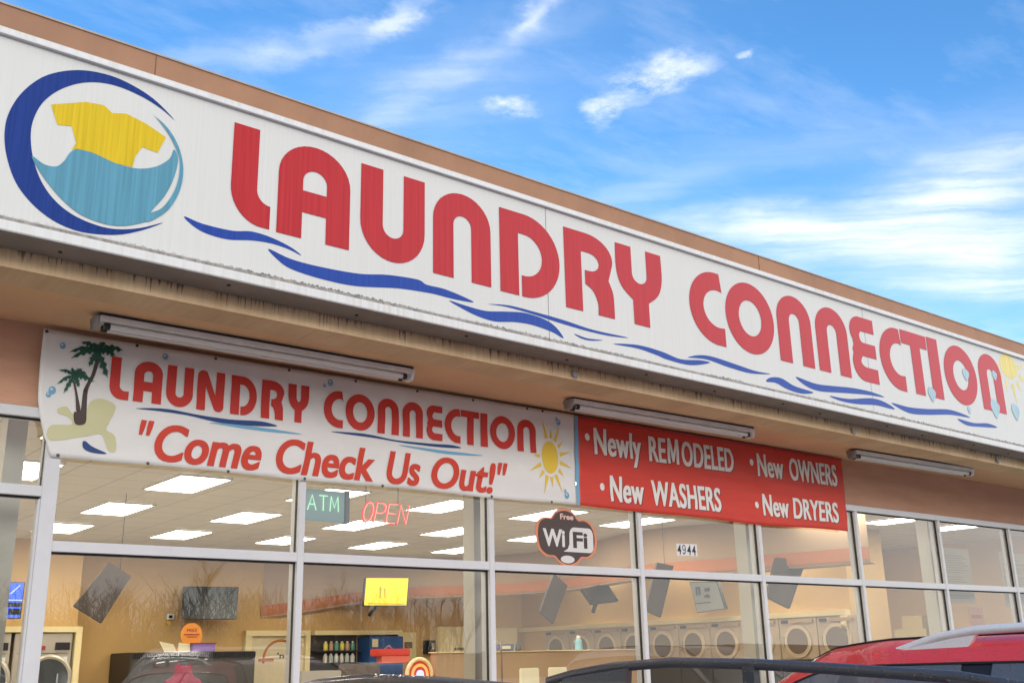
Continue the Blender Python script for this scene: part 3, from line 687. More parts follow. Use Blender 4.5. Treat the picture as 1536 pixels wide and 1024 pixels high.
# ================================================================== BANNERS
def ripple(x, z):
    top = max(0, min(1, (3.35-z)/.7))
    sag = math.sin(math.pi*((x/1.0) % 1))**2*.006*(1-top)
    return .004+.006*top*math.sin(x*2.07+.4)**2+.003*math.sin(x*5.3+z*7)*top+.0018*math.sin(x*17+z*23)+.0016*math.sin(z*31+x*3)+sag
def FB(u, v, off=0.): return (u, -.052-ripple(u, v)-off, v)
def banner_cloth(name, x_left, x_right, zt, zb, mt, parent, nx=180, nz=24):
    q = MB(); rows = []
    for j in range(nz+1):
        t = j/nz; r = []
        for i in range(nx+1):
            s_ = i/nx
            z1 = zt-.004*math.sin(math.pi*((s_*(x_right(0)-x_left(0))) % 1.)); z0 = zb(x_left(0)+s_*(x_right(0)-x_left(0)))
            z = z1+(z0-z1)*t; a, b = x_left(t), x_right(t)
            r.append(FB(a+(b-a)*s_, z, 0))
        rows.append(r)
    q.grid(rows); o = q.build(name, mt, parent, smooth=True)
    so2 = o.modifiers.new('thick', 'SOLIDIFY'); so2.thickness = .0015; so2.offset = -1 if False else 1
    return o
def zbot(x): return 2.632+.004*math.sin((x/1.52-.25)*2*math.pi)-.014*max(0, min(1, (x-4.6)/1.4))*max(0, min(1, (7.3-x)/.8))
wb = thing('white_banner', 'white vinyl banner with palm trees and a sun reading LAUNDRY CONNECTION "Come Check Us Out!"', 'banner', (0, -.06, 3.35))
banner_cloth('fabric', lambda t: -.147+.035*max(0, t-.3)+.085*max(0, t-.55)**1.5/.3, lambda t: 3.868-.018*t, 3.352, zbot, M['b_white'], wb)
C = .05
BH = .25; BT = .058
BLW = [('L',.242,.114),('A',.382,.168),('U',.576,.166),('N',.768,.175),('D',.988,.174),('R',1.193,.155),('Y',1.379,.148),
       ('C',1.638,.148),('O',1.801,.228),('n',2.054,.169),('n',2.255,.168),('E',2.454,.136),('C',2.613,.138),('T',2.753,.168),('I',2.934,.065),('O',3.023,.232),('n',3.277,.180)]
for ch, x, ww in BLW:
    decal('letter', loops_mesh(mv(G(ch, ww, BH, BT*(.95 if ch == 'N' else 1)), x, 2.999)), M['b_let'], wb, FB, .0045, C)
def word(parent, body, x0, x1, z0, z1, mt, off=.0045, bold=.03, shear=0., cap=.73, name='lettering', sp=1., F=FB, cut=C, dx=0):
    me = fit(text_mesh(body, bold, shear, sp), x0+dx, x1-dx, z0, z1, cap=cap)
    return decal(name, bolden(me, dx) if dx else me, mt, parent, F, off, cut)
BO = M['b_let2']
for body, x0, x1 in (('Come', .530, 1.212), ('Check', 1.310, 2.040), ('Us', 2.130, 2.405), ('Out!', 2.495, 3.072)):
    word(wb, body, x0, x1, 2.668, 2.893, BO, bold=.018, shear=.22, dx=.0045)
for x0, x1 in ((.433, .521), (3.085, 3.181)):
    word(wb, '"', x0, x1, 2.668, 2.893, BO, bold=.02, shear=.24)
for i, sw in enumerate(SWOOSH): decal('swoosh', loops_mesh([crom(sw, 5)]), M['b_navy' if i % 2 == 0 else 'b_lblue'], wb, FB, .0035, C)
decal('sand', loops_mesh([crom(BEACH, 5)]), M['b_sand'], wb, FB, .003, C)
decal('drop', loops_mesh([crom(DROP, 5)]), M['b_navy'], wb, FB, .004, C)
decal('palm_trunk', loops_mesh([crom(TR1, 4)]), M['b_brown'], wb, FB, .0045, C)
decal('palm_trunk', loops_mesh([crom(TR2, 4)]), M['b_brown'], wb, FB, .005, C)
def fronds(F_, sag, wd):
    c = F_[0]
    for k, tip in enumerate(F_[1:]):
        dx, dz = tip[0]-c[0], tip[1]-c[1]; L = math.hypot(dx, dz); nx_, nz_ = -dz/L, dx/L
        up, dn = [], []; n = 9
        for i in range(n+1):
            t = i/n; bx = c[0]+dx*t; bz = c[1]+dz*t+sag*math.sin(math.pi*t)*abs(dx)/L
            wdt = wd*math.sin(math.pi*min(1, t*.85+.12))
            j = 1.35 if i % 2 else .55
            up.append((bx+nx_*wdt*j, bz+nz_*wdt*j)); dn.append((bx-nx_*wdt*j, bz-nz_*wdt*j-(.008 if i % 2 else 0)))
        decal('palm_frond', loops_mesh([up[:-1]+[tip]+dn[:-1][::-1]]), M['b_green'], wb, FB, .0055+.0007*k, C)
fronds(FR1, .022, .017); fronds(FR2, .014, .012)
# sun
decal('sun_disc', loops_mesh([arc(3.595, 2.982, .084, .124, 0, 360, 40)[:-1]]), M['b_yel'], wb, FB, .003, C)
for k in range(15):
    a = R(k*24+12); c, s_ = math.cos(a), math.sin(a); lg = (k % 2 == 0)
    rx0, rz0 = .104, .150; rx1, rz1 = (.225, .305) if lg else (.168, .230)
    if abs(math.degrees(a)-155) < 25: continue
    wx = .017
    q = [(3.595+c*rx0-s_*wx, 2.982+s_*rz0+c*wx), (3.595+c*rx0+s_*wx, 2.982+s_*rz0-c*wx), (3.595+c*rx1, 2.982+s_*rz1)]
    decal('sun_ray', loops_mesh([q]), M['b_yel'], wb, FB, .003, C)
for (x, z, r) in ((-.036, 3.267, .0165), (.556, 3.297, .018), (-.067, 3.002, .02), (-.085, 2.975, .014), (1.683, 3.297, .020), (1.637, 3.272, .012), (3.695, 3.268, .020), (3.675, 3.292, .013), (3.752, 2.700, .022), (3.735, 2.735, .012)):
    decal('bubble', loops_mesh([arc(x, z, r, r*1.15, 0, 360, 20)[:-1]]), M['b_lblue'], wb, FB, .004, C)
    decal('bubble_glint', loops_mesh([arc(x-r*.25, z+r*.3, r*.38, r*.3, 0, 360, 12)[:-1]]), M['b_white'], wb, FB, .0052, C)
decal('edge_stripe', loops_mesh([[(3.868, 3.343), (3.906, 3.343), (3.884, 2.64), (3.850, 2.636)]]), M['b_lblue'], wb, FB, .003, C)
def grommets(parent, xs, z):
    for x in xs:
        p = FB(x, z, .002)
        MB().ring(p, (0, 1, 0), .0075, .0025, 14, 6).tube([(p[0], p[1]+.001, p[2]), (p[0], p[1]-.003, p[2])], .0055, 10).build('grommet', M['brass'], parent)
grommets(wb, (-.130, .382, .877, 1.377, 1.876, 2.377, 2.871, 3.378, 3.534), 3.337)
grommets(wb, (.0, .5, 1.0, 1.52, 2.1, 3.03, 3.6), 2.640)

rb = thing('red_banner', 'red vinyl banner reading Newly REMODELED, New WASHERS, New OWNERS and New DRYERS in white', 'banner', (3.9, -.06, 3.35))
banner_cloth('fabric', lambda t: 3.9075-.022*t, lambda t: 7.425-.02*t, 3.346, zbot, M['b_red'], rb)
def wsh(body, x0, x1, z0, z1, bold=.014, cap=.73):
    word(rb, body, x0+.008, x1+.010, z0-.005, z1-.004, M['b_shadow'], .0035, bold, cap=cap, name='lettering_shadow', dx=.005, sp=1.05)
    word(rb, body, x0, x1, z0, z1, M['b_lwhite'], .005, bold, cap=cap, dx=.005, sp=1.05)
wsh('Newly', 4.066, 4.595, 3.060, 3.280); wsh('RE', 4.684, 4.893, 3.062, 3.280); wsh('ODELED', 5.085, 5.762, 3.062, 3.280)
mg = [(0, 0), (0, 1), (.27, 1), (.5, .42), (.73, 1), (1, 1), (1, 0), (.77, 0), (.77, .60), (.585, .08), (.415, .08), (.23, .60), (.23, 0)]
decal('lettering_shadow', loops_mesh([[(4.923+a*.140, 3.057+b*.217) for a, b in mg]]), M['b_shadow'], rb, FB, .0035, C)
decal('lettering', loops_mesh([[(4.914+a*.140, 3.062+b*.218) for a, b in mg]]), M['b_lwhite'], rb, FB, .005, C)
wsh('New', 4.222, 4.602, 2.696, 2.908); wsh('WASHERS', 4.682, 5.552, 2.698, 2.908)
wsh('New', 6.096, 6.471, 3.062, 3.277); wsh('OWNERS', 6.556, 7.312, 3.064, 3.277)
wsh('New', 6.120, 6.500, 2.704, 2.906); wsh('DRYERS', 6.564, 7.270, 2.706, 2.903)
for x, z in ((3.996, 3.186), (4.136, 2.800), (6.021, 3.176), (6.040, 2.790)):
    decal('bullet', loops_mesh([arc(x, z, .026, .030, 0, 360, 24)[:-1]]), M['b_lwhite'], rb, FB, .005, C)
grommets(rb, (3.95, 4.381, 4.88, 5.379, 5.88, 6.38, 6.88, 7.40), 3.335)
hem = MB(); hem.grid([[FB(3.91+3.5*i/120, z, .0030) for i in range(121)] for z in (3.3455, 3.318)]); 
hem.build('hem', mat('banner hem', (.50, .03, .03), .4, bump=.2, bscale=20), rb, smooth=True)

# ================================================================== SOFFIT LIGHTS (not lit)
def tube_light(x0, y0, z0, x1, y1, z1, label):
    d = Vector((x1-x0, y1-y0, z1-z0)); L = d.length; t = thing('fluorescent_fixture', label, 'light fixture', (x0, y0, z0), 0, 'fluorescent fixtures under the soffit')
    u = d.normalized(); n = Vector((-u.y, u.x, 0)).normalized()
    def P(a, b, c): p = Vector((x0, y0, z0))+u*a+n*b; return (p.x, p.y, p.z+c)
    def hx(a0, a1, b0, b1, c0, c1, ib=0):
        return MB().hexa([P(a0,b0+ib,c0),P(a1,b0+ib,c0),P(a1,b1-ib,c0),P(a0,b1-ib,c0),P(a0,b0,c1),P(a1,b0,c1),P(a1,b1,c1),P(a0,b1,c1)])
    hx(0, L, 0, .105, -.024, .012, 0).build('housing', M['fix'], t, bevel=.003)
    hx(-.006, L+.006, -.006, .111, .012, .019).build('mounting_plate', M['dark'], t)
    for a, sgn in ((.002, -1), (L-.002, 1)):
        e = hx(min(a, a+sgn*.03), max(a, a+sgn*.03), -.004, .109, -.062, .010, .02); e.build('end_cap', M['fixd'] if sgn < 0 else M['fix'], t, bevel=.006)
    for b in (.024, .081):
        tb = MB().tube([P(.03, b, -.044), P(L-.03, b, -.044)], .0165, 14).build('tube', M['tube'], t, smooth=True)
        for a in (.03, L-.06):
            MB().tube([P(a, b, -.044), P(a+.03, b, -.044)], .0185, 14).build('lamp_holder', M['dark'], t)
    hx(L*.49, L*.51, .012, .093, -.05, -.0245).build('tube_clip', M['fixd'], t)
    return t
tube_light(.035, -.47, 3.345, 2.02, -.535, 3.328, 'weathered white tube light fixture above LAUNDRY on the white banner, leftmost of three')
tube_light(3.435, -.54, 3.318, 5.33, -.655, 3.292, 'white tube light fixture hung above the red banner, middle of three')
tube_light(6.90, -.585, 3.285, 8.68, -.74, 3.253, 'white tube light fixture with a dark left end cap, right of the red banner')

# ================================================================== IN THE WINDOWS
def FW(y):
    def f(u, v, off=0.): return (u, y-off, v)
    return f
def neon(parent, body, x0, x1, z0, z1, m_core, y, shear=0, space=1., thick=.0055, name='neon_tube'):
    """outline letters bent from glass tube, single stroke"""
    ST = {'A': ([[(0,0),(.5,1),(1,0)],[(.2,.38),(.8,.38)]]), 'T': ([[(0,1),(1,1)],[(.5,1),(.5,0)]]), 'M': ([[(0,0),(.1,1),(.5,.25),(.9,1),(1,0)]]),
          'O': ([[(.5+.5*math.sin(t*math.pi/8), .5+.5*math.cos(t*math.pi/8)) for t in range(17)]]), 'P': ([[(0,0),(0,1),(.7,1),(1,.87),(1,.62),(.7,.48),(0,.48)]]),
          'E': ([[(1,1),(0,1),(0,0),(1,0)],[(0,.5),(.85,.5)]]), 'N': ([[(0,0),(0,1),(1,0),(1,1)]])}
    n = len(body); wd = (x1-x0-shear*(z1-z0))/(n+(n-1)*.32); 
    for i, ch in enumerate(body):
        m = MB(); xa = x0+i*wd*1.32
        for st in ST[ch]: m.tube([(xa+p[0]*wd+shear*p[1]*(z1-z0), y, z0+p[1]*(z1-z0)) for p in st], thick, 7)
        m.build(name, m_core, parent, smooth=True)
atm = thing('atm_sign', 'small grey window sign with ATM in pale green neon', 'sign', (1.72, .10, 2.4))
MB().box(1.572, 1.885, .062, .10, 2.395, 2.60).build('housing', mat('grey sign box', (.20, .25, .27), .4, emis=(.3, .55, .5), estr=.12), atm, bevel=.006)
MB().box(1.886, 1.915, .05, .11, 2.39, 2.605).build('side_panel', mat('dark grey edge', (.12, .14, .15), .4), atm)
neon(atm, 'ATM', 1.605, 1.832, 2.462, 2.560, M['neong'], .052, thick=.0042)
opn = thing('open_sign', 'slanted red neon OPEN sign hanging behind the glass', 'sign', (2.2, .10, 2.4))
neon(opn, 'OPEN', 2.010, 2.388, 2.412, 2.540, M['neonrt'], .045, shear=.22, thick=.0035)
for dz, th in ((0, .010),):
    neon(opn, 'OPEN', 2.006, 2.392, 2.407, 2.546, M['neonr'], .058, shear=.22, thick=.007, name='neon_outline')
MB().tube([(2.08, .12, 2.53), (2.08, .12, 3.1)], .0025).tube([(2.34, .12, 2.53), (2.34, .12, 3.1)], .0025).build('hanging_chain', M['dark'], opn)

wf = thing('wifi_sign', 'brown cloud shaped window sign with an orange rim reading Free WiFi', 'sign', (3.79, -.006, 2.38))
F_ = FW(-.0045)
def cloud(sx_, sz_, cx=3.789, cz=2.390):
    pts = []
    for k in range(72):
        a = R(k*5); r = 1+.09*math.cos(4*a)*1.0
        c, s2 = math.cos(a), math.sin(a)
        # four lobes: wide left and right, smaller top and bottom
        rx = (abs(c)**3.2*1.0+abs(s2)**3.2*.97)**(-.0)*(1.0)
        e = 1/((abs(c)/1.)**2.6+(abs(s2)/1.)**2.6)**(1/2.6)
        notch = 1-.13*math.exp(-((abs(abs(math.degrees(math.atan2(s2, abs(c))))-52)/9.)**2))
        pts.append((cx+c*e*sx_*.5*notch*(1. if abs(c) > .0 else 1), cz+s2*sz_*.5*notch*(.94 if abs(s2) < .6 else 1.02)*(e if abs(s2) < .75 else min(e, 1.0))))
    return pts
lob = [(-.305,.03),(-.285,.105),(-.225,.140),(-.155,.142),(-.115,.185),(-.05,.212),(.02,.213),(.08,.188),(.13,.140),(.20,.142),(.27,.105),(.305,.03),(.305,-.04),(.28,-.105),(.22,-.145),(.15,-.150),(.10,-.190),(.03,-.215),(-.03,-.212),(-.09,-.185),(-.135,-.150),(-.21,-.145),(-.275,-.105),(-.30,-.04)]
def lobes(k): return crom([(3.789+a*k, 2.390+b*k) for a, b in lob], 5)
decal('rim', loops_mesh([lobes(1.02)]), mat('orange rim print', (.72, .25, .13), .5), wf, F_, .001)
decal('plate', loops_mesh([lobes(.94)]), mat('dark brown print', (.075, .05, .045), .5), wf, F_, .002)
WP = mat('white print', (.72, .71, .70), .5)
def wfw(body, x0, x1, z0, z1, mt, off, bold=.03, cap=.73): word(wf, body, x0, x1, z0, z1, mt, off, bold, cap=cap, F=F_, cut=None)
wfw('Wi', 3.548, 3.768, 2.322, 2.450, WP, .003, .035)
decal('white_bubble', loops_mesh([[(3.750, 2.282)]+arc(4.02, 2.325, .042, .044, -90, 0, 6)+arc(4.015, 2.41, .048, .06, 0, 90, 6)+arc(3.865, 2.41, .05, .06, 90, 180, 6)+[(3.812, 2.34), (3.795, 2.305)]]), WP, wf, F_, .003)
wfw('Fi', 3.850, 4.000, 2.318, 2.440, mat('dark brown letters', (.06, .04, .035), .5), .004, .03)
wfw('Free', 3.727, 3.863, 2.527, 2.570, mat('pink letters', (.80, .55, .50), .5), .003, .03)
decal('small_oval', loops_mesh([arc(3.789, 2.224, .070, .029, 0, 360, 30)[:-1]]), WP, wf, F_, .003)

ad = thing('address_sticker', 'small white sticker with the street number 4944 in black on the glass', 'sticker', (5.13, -.006, 2.35))
decal('backing', loops_mesh([[(5.008, 2.303), (5.262, 2.309), (5.262, 2.408), (5.008, 2.402)]]), mat('sticker white', (.75, .74, .74), .5), ad, F_, .001)
M['ink9'] = mat('faded ink', (.16, .155, .17), .5)
for i, ch in enumerate('4944'):
    x0 = 5.016+i*.060
    if ch == '9':
        F9 = lambda u, v, off=0.: F_(x0+u*.044, 2.316+v*.082, off)
        decal('digit', loops_mesh([arc(.5, .68, .5, .32, 0, 360, 28)[:-1], arc(.5, .68, .26, .19, 0, 360, 24)[:-1]]), M['ink9'], ad, F9, .002)
        decal('digit_tail', loops_mesh([crom([(.78, .62), (1., .66), (.99, .40), (.80, .10), (.45, 0), (.10, .08), (.14, .24), (.45, .16), (.68, .28), (.76, .45)], 5)]), M['ink9'], ad, F9, .0024)
        continue
    word(ad, ch, x0, x0+.047, 2.316, 2.398, mat('faded ink', (.16, .155, .17), .5) if i == 1 else mat('black ink', (.02, .025, .03), .5), .002, .02, F=F_, cut=None, name='digit')

def wall_tv(nm, label, corners, mt, parent_y=None, bez=.02, mount=None, cat='television'):
    """flat screen from four corners (tl,tr,br,bl): casing, screen and wall arm"""
    c = [Vector(p) for p in corners]; ctr = sum(c, Vector())/4
    nrm = (c[1]-c[0]).cross(c[3]-c[0]).normalized()
    if nrm.dot(Vector((-1.65, -6.15, 1.5))-ctr) < 0: nrm = -nrm
    t = thing(nm, label, cat, tuple(ctr))
    b = [p-nrm*.05 for p in c]
    MB().hexa([c[3], c[2], b[2], b[3], c[0], c[1], b[1], b[0]]).build('casing', M['black'], t, bevel=.004)
    k = [ctr+(p-ctr)*(1-bez*2)+nrm*.002 for p in c]
    q = MB(); q.add(k, [(0, 1, 2, 3)]); q.build('screen', mt, t)
    if mount: MB().tube([ctr-nrm*.05, mount], .03, 8).build('wall_arm', M['black'], t)
    return t, c, nrm
wall_tv('television', 'switched off black television on the tan back wall', [(4.26, 8.75, 2.60), (5.03, 8.6, 2.60), (4.98, 8.5, 2.15), (4.23, 8.65, 2.15)], M['scr'], mount=(4.6, 9.0, 2.45))
t, c, nrm = wall_tv('television', 'television showing a bright yellow picture below the terracotta stripe', [(6.79, 8.0, 2.74), (7.58, 8.0, 2.76), (7.51, 7.95, 2.33), (6.73, 7.95, 2.32)], M['tvy'], mount=(7.05, 8.3, 2.2))
q = MB(); q.box(6.80, 7.44, 7.915, 7.92, 2.345, 2.36); q.box(7.00, 7.02, 7.925, 7.932, 2.44, 2.60); q.tube([(7.03, 7.93, 2.56), (7.09, 7.93, 2.58), (7.10, 7.93, 2.44)], .008); q.build('picture_marks', mat('grey picture detail', (.62, .46, .10), .5), t)
tg, c, nrm = wall_tv('television', 'pale grey lit television leaning on the right hand wall above the dryers', [(10.38, 4.74, 2.55), (10.2, 4.05, 2.50), (10.2, 3.94, 2.12), (10.38, 4.63, 2.10)], M['greytv'])
q = MB()
for a, b, zz2, hh2 in ((4.22, 4.34, 2.38, .05), (4.24, 4.36, 2.30, .03), (4.45, 4.49, 2.34, .10), (4.52, 4.56, 2.34, .10), (4.45, 4.56, 2.44, .02), (4.22, 4.60, 2.22, .015)):
    q.hexa([(10.178+(y_-4.05)*.26, y_, z_) if k_ < 4 else (10.172+(y_-4.05)*.26, y_, z_) for k_, (y_, z_) in enumerate([(a, zz2), (b, zz2), (b, zz2+hh2), (a, zz2+hh2)]*2)])
q.build('picture_marks', mat('faint picture detail', (.10, .10, .09), .4), tg)
t, c, nrm = wall_tv('television', 'television with a blue and red picture seen through the entrance door', [(1.20, 7.5, 2.50), (1.83, 7.5, 2.51), (1.81, 7.45, 2.09), (1.18, 7.45, 2.08)], M['tvb'], mount=(1.5, 7.9, 2.3))
q = MB(); q.box(1.56, 1.62, 7.44, 7.445, 2.30, 2.37); q.box(1.56, 1.60, 7.45, 7.455, 2.44, 2.48); q.build('red_picture', M['tvr'], t)
q = MB(); q.box(1.62, 1.80, 7.44, 7.445, 2.292, 2.302); q.box(1.55, 1.615, 7.43, 7.435, 2.14, 2.20); q.hexa([(1.66,7.46,2.37),(1.68,7.46,2.37),(1.68,7.455,2.37),(1.66,7.455,2.37),(1.76,7.46,2.47),(1.77,7.46,2.47),(1.77,7.455,2.47),(1.76,7.455,2.47)]); q.build('white_picture', M['tvw'], t)
q = MB(); q.box(1.66, 1.80, 7.435, 7.44, 2.13, 2.20); q.box(1.64, 1.8, 7.44, 7.445, 2.22, 2.27); q.build('dark_picture', M['black'], t)
t, c, nrm = wall_tv('television', 'small black television on a short neck with its screen turned down', [(8.46, 5.0, 2.42), (8.95, 5.0, 2.52), (9.07, 4.9, 2.27), (8.55, 4.9, 2.22)], M['carglass'], mount=(8.80, 5.15, 2.12))

def board(nm, label, cs, th=.04, y=4.):
    c = [Vector(p) for p in cs]; ctr = sum(c, Vector())/4
    t = thing(nm, label, 'panel', tuple(ctr), 0, 'dark boards hung from the laundromat ceiling')
    b = [p+Vector((0, th, 0)) for p in c]
    MB().hexa([c[3], c[2], b[2], b[3], c[0], c[1], b[1], b[0]]).build('board', M['board'], t, bevel=.005)
    top = (c[0]+c[1])/2
    MB().tube([top+Vector((0, th/2, -.02)), (top.x, top.y+th/2, 3.1)], .003, 5).build('hanging_rod', M['gasket'], t)
board('hanging_board', 'dark brown board hung aslant in the first window from the entrance', [(1.66, 4.0, 2.45), (1.87, 4.0, 2.33), (1.63, 4.0, 1.90), (1.37, 4.0, 2.05)])
board('hanging_board', 'dark brown board hung aslant beside the small black television', [(7.97, 5.0, 2.62), (8.21, 5.0, 2.46), (7.93, 5.0, 1.95), (7.70, 5.0, 2.11)])
board('hanging_board', 'striped brown board hung aslant left of the pale grey television', [(7.91, 3.0, 2.60), (8.20, 3.0, 2.57), (7.92, 3.0, 1.95), (7.66, 3.0, 2.03)])
board('hanging_board', 'pale brown board hung aslant below the word DRYERS', [(8.80, 1.9, 2.60), (9.38, 1.9, 2.59), (8.97, 1.9, 2.01), (8.55, 1.9, 2.135)])
board('hanging_board', 'dark board of which only an edge shows left of the third window post', [(6.53, 5.0, 2.50), (6.70, 5.0, 2.40), (6.58, 5.0, 2.10), (6.42, 5.0, 2.20)])

# lit ceiling panels in a regular grid
first = None
for i in range(-3, 8):
    for j in range(4):
        cx, cy = 2.0+1.43*i, 1.27+1.86*j
        if cy > 8.4 or cx > 13: continue
        if 8 < cx < 9.9 and cy > 4: continue
        if cx > 11.4 and cy > 4: continue
        if first is None:
            t = thing('ceiling_light', '', 'ceiling light', (cx, cy, 3.09))
            MB().box(cx-.225, cx+.225, cy-.44, cy+.44, 3.082, 3.094).build('diffuser', M['troffer'], t)
            f = MB(); f.box(cx-.24, cx-.2255, cy-.455, cy+.455, 3.078, 3.098); f.box(cx+.2255, cx+.24, cy-.455, cy+.455, 3.078, 3.098)
            f.box(cx-.2255, cx+.2255, cy-.455, cy-.4405, 3.078, 3.098); f.box(cx-.2255, cx+.2255, cy+.4405, cy+.455, 3.078, 3.098); f.build('frame', M['white'], t)
            first = t
        else:
            t = first.copy(); COL.objects.link(t); t.location = (cx, cy, 3.09)
            for ch in list(first.children):
                k = ch.copy(); COL.objects.link(k); k.parent = t
        t['label'] = 'lit rectangular ceiling panel, one of many set in a grid in the laundromat ceiling'
        t['group'] = 'lit ceiling panels in the laundromat'

# dryers stacked along the right wall (front faces x = 10.5)
bk = thing('dryer_surround', 'cream framed housing around the stacked dryers on the right hand wall', 'cabinet', (10.5, 5.2, .15))
MB().box(10.62, 11.5, 2.2, 9.0, .15, 3.1).build('wall_block', M['intwall'], bk)
MB().box(10.50, 10.6195, 2.2, 9.0, 1.965, 2.035).build('top_trim', M['cream'], bk, bevel=.004)
MB().box(10.50, 10.6195, 2.2, 2.29, .15, 1.964).build('side_trim', M['cream'], bk, bevel=.004)
dry = None
for i in range(10):
    cy = 7.95-.62*i
    if dry is None:
        t = thing('stacked_dryer', '', 'dryer', (10.56, cy, .15), 0, 'stacked dryers along the right wall')
        MB().box(10.53, 10.6195, cy-.305, cy+.305, 1.425, 1.96).build('upper_front', mat('beige dryer front', (.50, .40, .30), .4, var=.05), t, bevel=.006)
        MB().box(10.53, 10.6195, cy-.305, cy+.305, .15, 1.42).build('lower_front', mat('dark dryer front', (.07, .065, .06), .4), t, bevel=.006)
        for zc in (1.66, .78):
            d_ = MB().disc((10.515, cy, zc), .215, (1, 0, 0), .03, 32).build('door', M['dring'], t, smooth=True)
            MB().disc((10.497, cy, zc), .165, (1, 0, 0), .012, 32).build('door_glass', M['ddoor'], d_, smooth=True)
            MB().box(10.495, 10.529, cy-.26, cy+.10, zc+.235, zc+.275).build('control_panel', M['intwall2'], t)
            MB().box(10.500, 10.5295, cy+.15, cy+.25, zc+.235, zc+.275).build('coin_slot', M['black'], t)
            MB().box(10.505, 10.5295, cy+.225, cy+.25, zc-.06, zc+.06).build('hinge', M['steel'], t)
        dry = t
    else:
        t = dry.copy(); COL.objects.link(t); t.location = (10.56, cy, .15)
        for ch in list(dry.children):
            k = ch.copy(); COL.objects.link(k); k.parent = t
            for g2 in ch.children: k2 = g2.copy(); COL.objects.link(k2); k2.parent = k
    t['label'] = 'beige stacked dryer with two round doors, in the row along the right hand wall'

# big washers at the back left
ws = thing('washer_surround', 'cream framed wall around the large steel washers at the back left', 'cabinet', (-.5, 8.1, .15))
MB().box(-4.0, 2.70, 8.25, 9.0, .15, 3.1).build('wall_block', M['intwall'], ws)
MB().box(-4.0, 2.70, 8.0, 8.2495, 1.95, 2.02).build('top_trim', M['cream'], ws, bevel=.004)
MB().box(2.62, 2.70, 8.0, 8.2495, .15, 1.949).build('side_trim', M['cream'], ws, bevel=.004)
wsh0 = None
for i in range(8):
    cx = 2.26-.72*i
    if wsh0 is None:
        t = thing('front_washer', '', 'washing machine', (cx, 8.1, .15), 0, 'steel washers at the back left')
        MB().box(cx-.34, cx+.34, 8.05, 8.2495, .15, 1.94).build('body', M['steel'], t, bevel=.008)
        d_ = MB().ring((cx+.08, 8.03, 1.40), (0, 1, 0), .26, .035, 36, 8).build('door', M['steel'], t, smooth=True)
        MB().disc((cx+.08, 8.03, 1.40), .235, (0, 1, 0), .05, 32).build('door_glass', M['steeld'], d_, smooth=True)
        MB().box(cx-.26, cx+.02, 8.03, 8.0495, 1.74, 1.79).build('display', M['ctl'], t)
        MB().box(cx+.14, cx+.31, 8.03, 8.0495, 1.74, 1.83).build('coin_panel', M['black'], t)
        MB().box(cx+.22, cx+.29, 8.025, 8.0495, 1.60, 1.66).build('coin_slot', M['white'], t)
        MB().box(cx+.17, cx+.19, 7.985, 8.03, 1.34, 1.46).build('door_handle', M['chrome'], t)
        MB().box(cx-.30, cx+.30, 8.04, 8.0495, 1.70, 1.705).build('panel_seam', M['gasket'], t)
        wsh0 = t
    else:
        t = wsh0.copy(); COL.objects.link(t); t.location = (cx, 8.1, .15)
        for ch in list(wsh0.children):
            k = ch.copy(); COL.objects.link(k); k.parent = t
            for g2 in ch.children: k2 = g2.copy(); COL.objects.link(k2); k2.parent = k
    t['label'] = 'large stainless steel washer with a round door, in the row at the back left'

# back wall things
t = thing('thermostat', 'small white thermostat with a yellow tag left of the black television', 'thermostat', (4.18, 8.95, 2.19))
MB().box(4.13, 4.24, 8.95, 8.999, 2.15, 2.23).build('case', M['white'], t, bevel=.005); MB().box(4.16, 4.21, 8.945, 8.9495, 2.17, 2.21).build('dial', M['black'], t); MB().box(4.14, 4.21, 8.97, 8.999, 2.08, 2.13).build('tag', M['b_yel'], t)
t = thing('round_notice', 'round orange notice beginning FREE below the black television', 'notice', (4.25, 8.3, 1.92))
MB().disc((4.25, 8.32, 1.925), .155, (0, 1, 0), .01, 36).build('disc', mat('orange card', (.80, .30, .04), .6), t)
word(t, 'FREE', 4.18, 4.32, 1.965, 2.005, M['ctl'], 0, .02, F=FW(8.310), cut=None)
q = MB(); q.box(4.14, 4.36, 8.308, 8.312, 1.92, 1.935); q.box(4.18, 4.33, 8.308, 8.312, 1.89, 1.90); q.build('small_print', M['ctl'], t)
MB().tube([(4.25, 8.33, 1.80), (4.25, 8.33, 1.74)], .01).build('stand', M['white'], t)
t = thing('folding_counter', 'tan folding counter with a dark vent strip along its top', 'counter', (4.3, 8.5, .15))
MB().box(3.4, 5.15, 8.2, 8.99, .15, 1.70).build('body', mat('dark counter front', (.045, .04, .035), .5), t, bevel=.01)
q = MB()
for i in range(58): q.box(3.42+i*.03, 3.437+i*.03, 8.185, 8.1995, 1.62, 1.69)
q.build('vent_strip', M['gasket'], t)
t = thing('purple_box', 'purple detergent box on the counter below the orange notice', 'box', (4.4, 8.3, 1.70)); MB().box(4.24, 4.56, 8.22, 8.4, 1.702, 1.80).build('box', M['purple'], t, bevel=.005); MB().box(4.24, 4.57, 8.215, 8.4, 1.8005, 1.815).build('lid', M['ctl'], t)
t = thing('leaflet', 'cream leaflets standing on the counter left of the purple box', 'leaflet', (4.05, 8.3, 1.70))
MB().hexa([(3.86,8.25,1.703),(4.03,8.25,1.703),(4.03,8.26,1.703),(3.86,8.26,1.703),(3.80,8.30,1.84),(4.0,8.30,1.80),(4.0,8.31,1.80),(3.80,8.31,1.84)]).build('card', M['paper'], t)
MB().hexa([(4.05,8.25,1.703),(4.22,8.25,1.703),(4.22,8.26,1.703),(4.05,8.26,1.703),(4.07,8.30,1.82),(4.23,8.30,1.80),(4.23,8.31,1.80),(4.07,8.31,1.82)]).build('card', M['paper'], t)
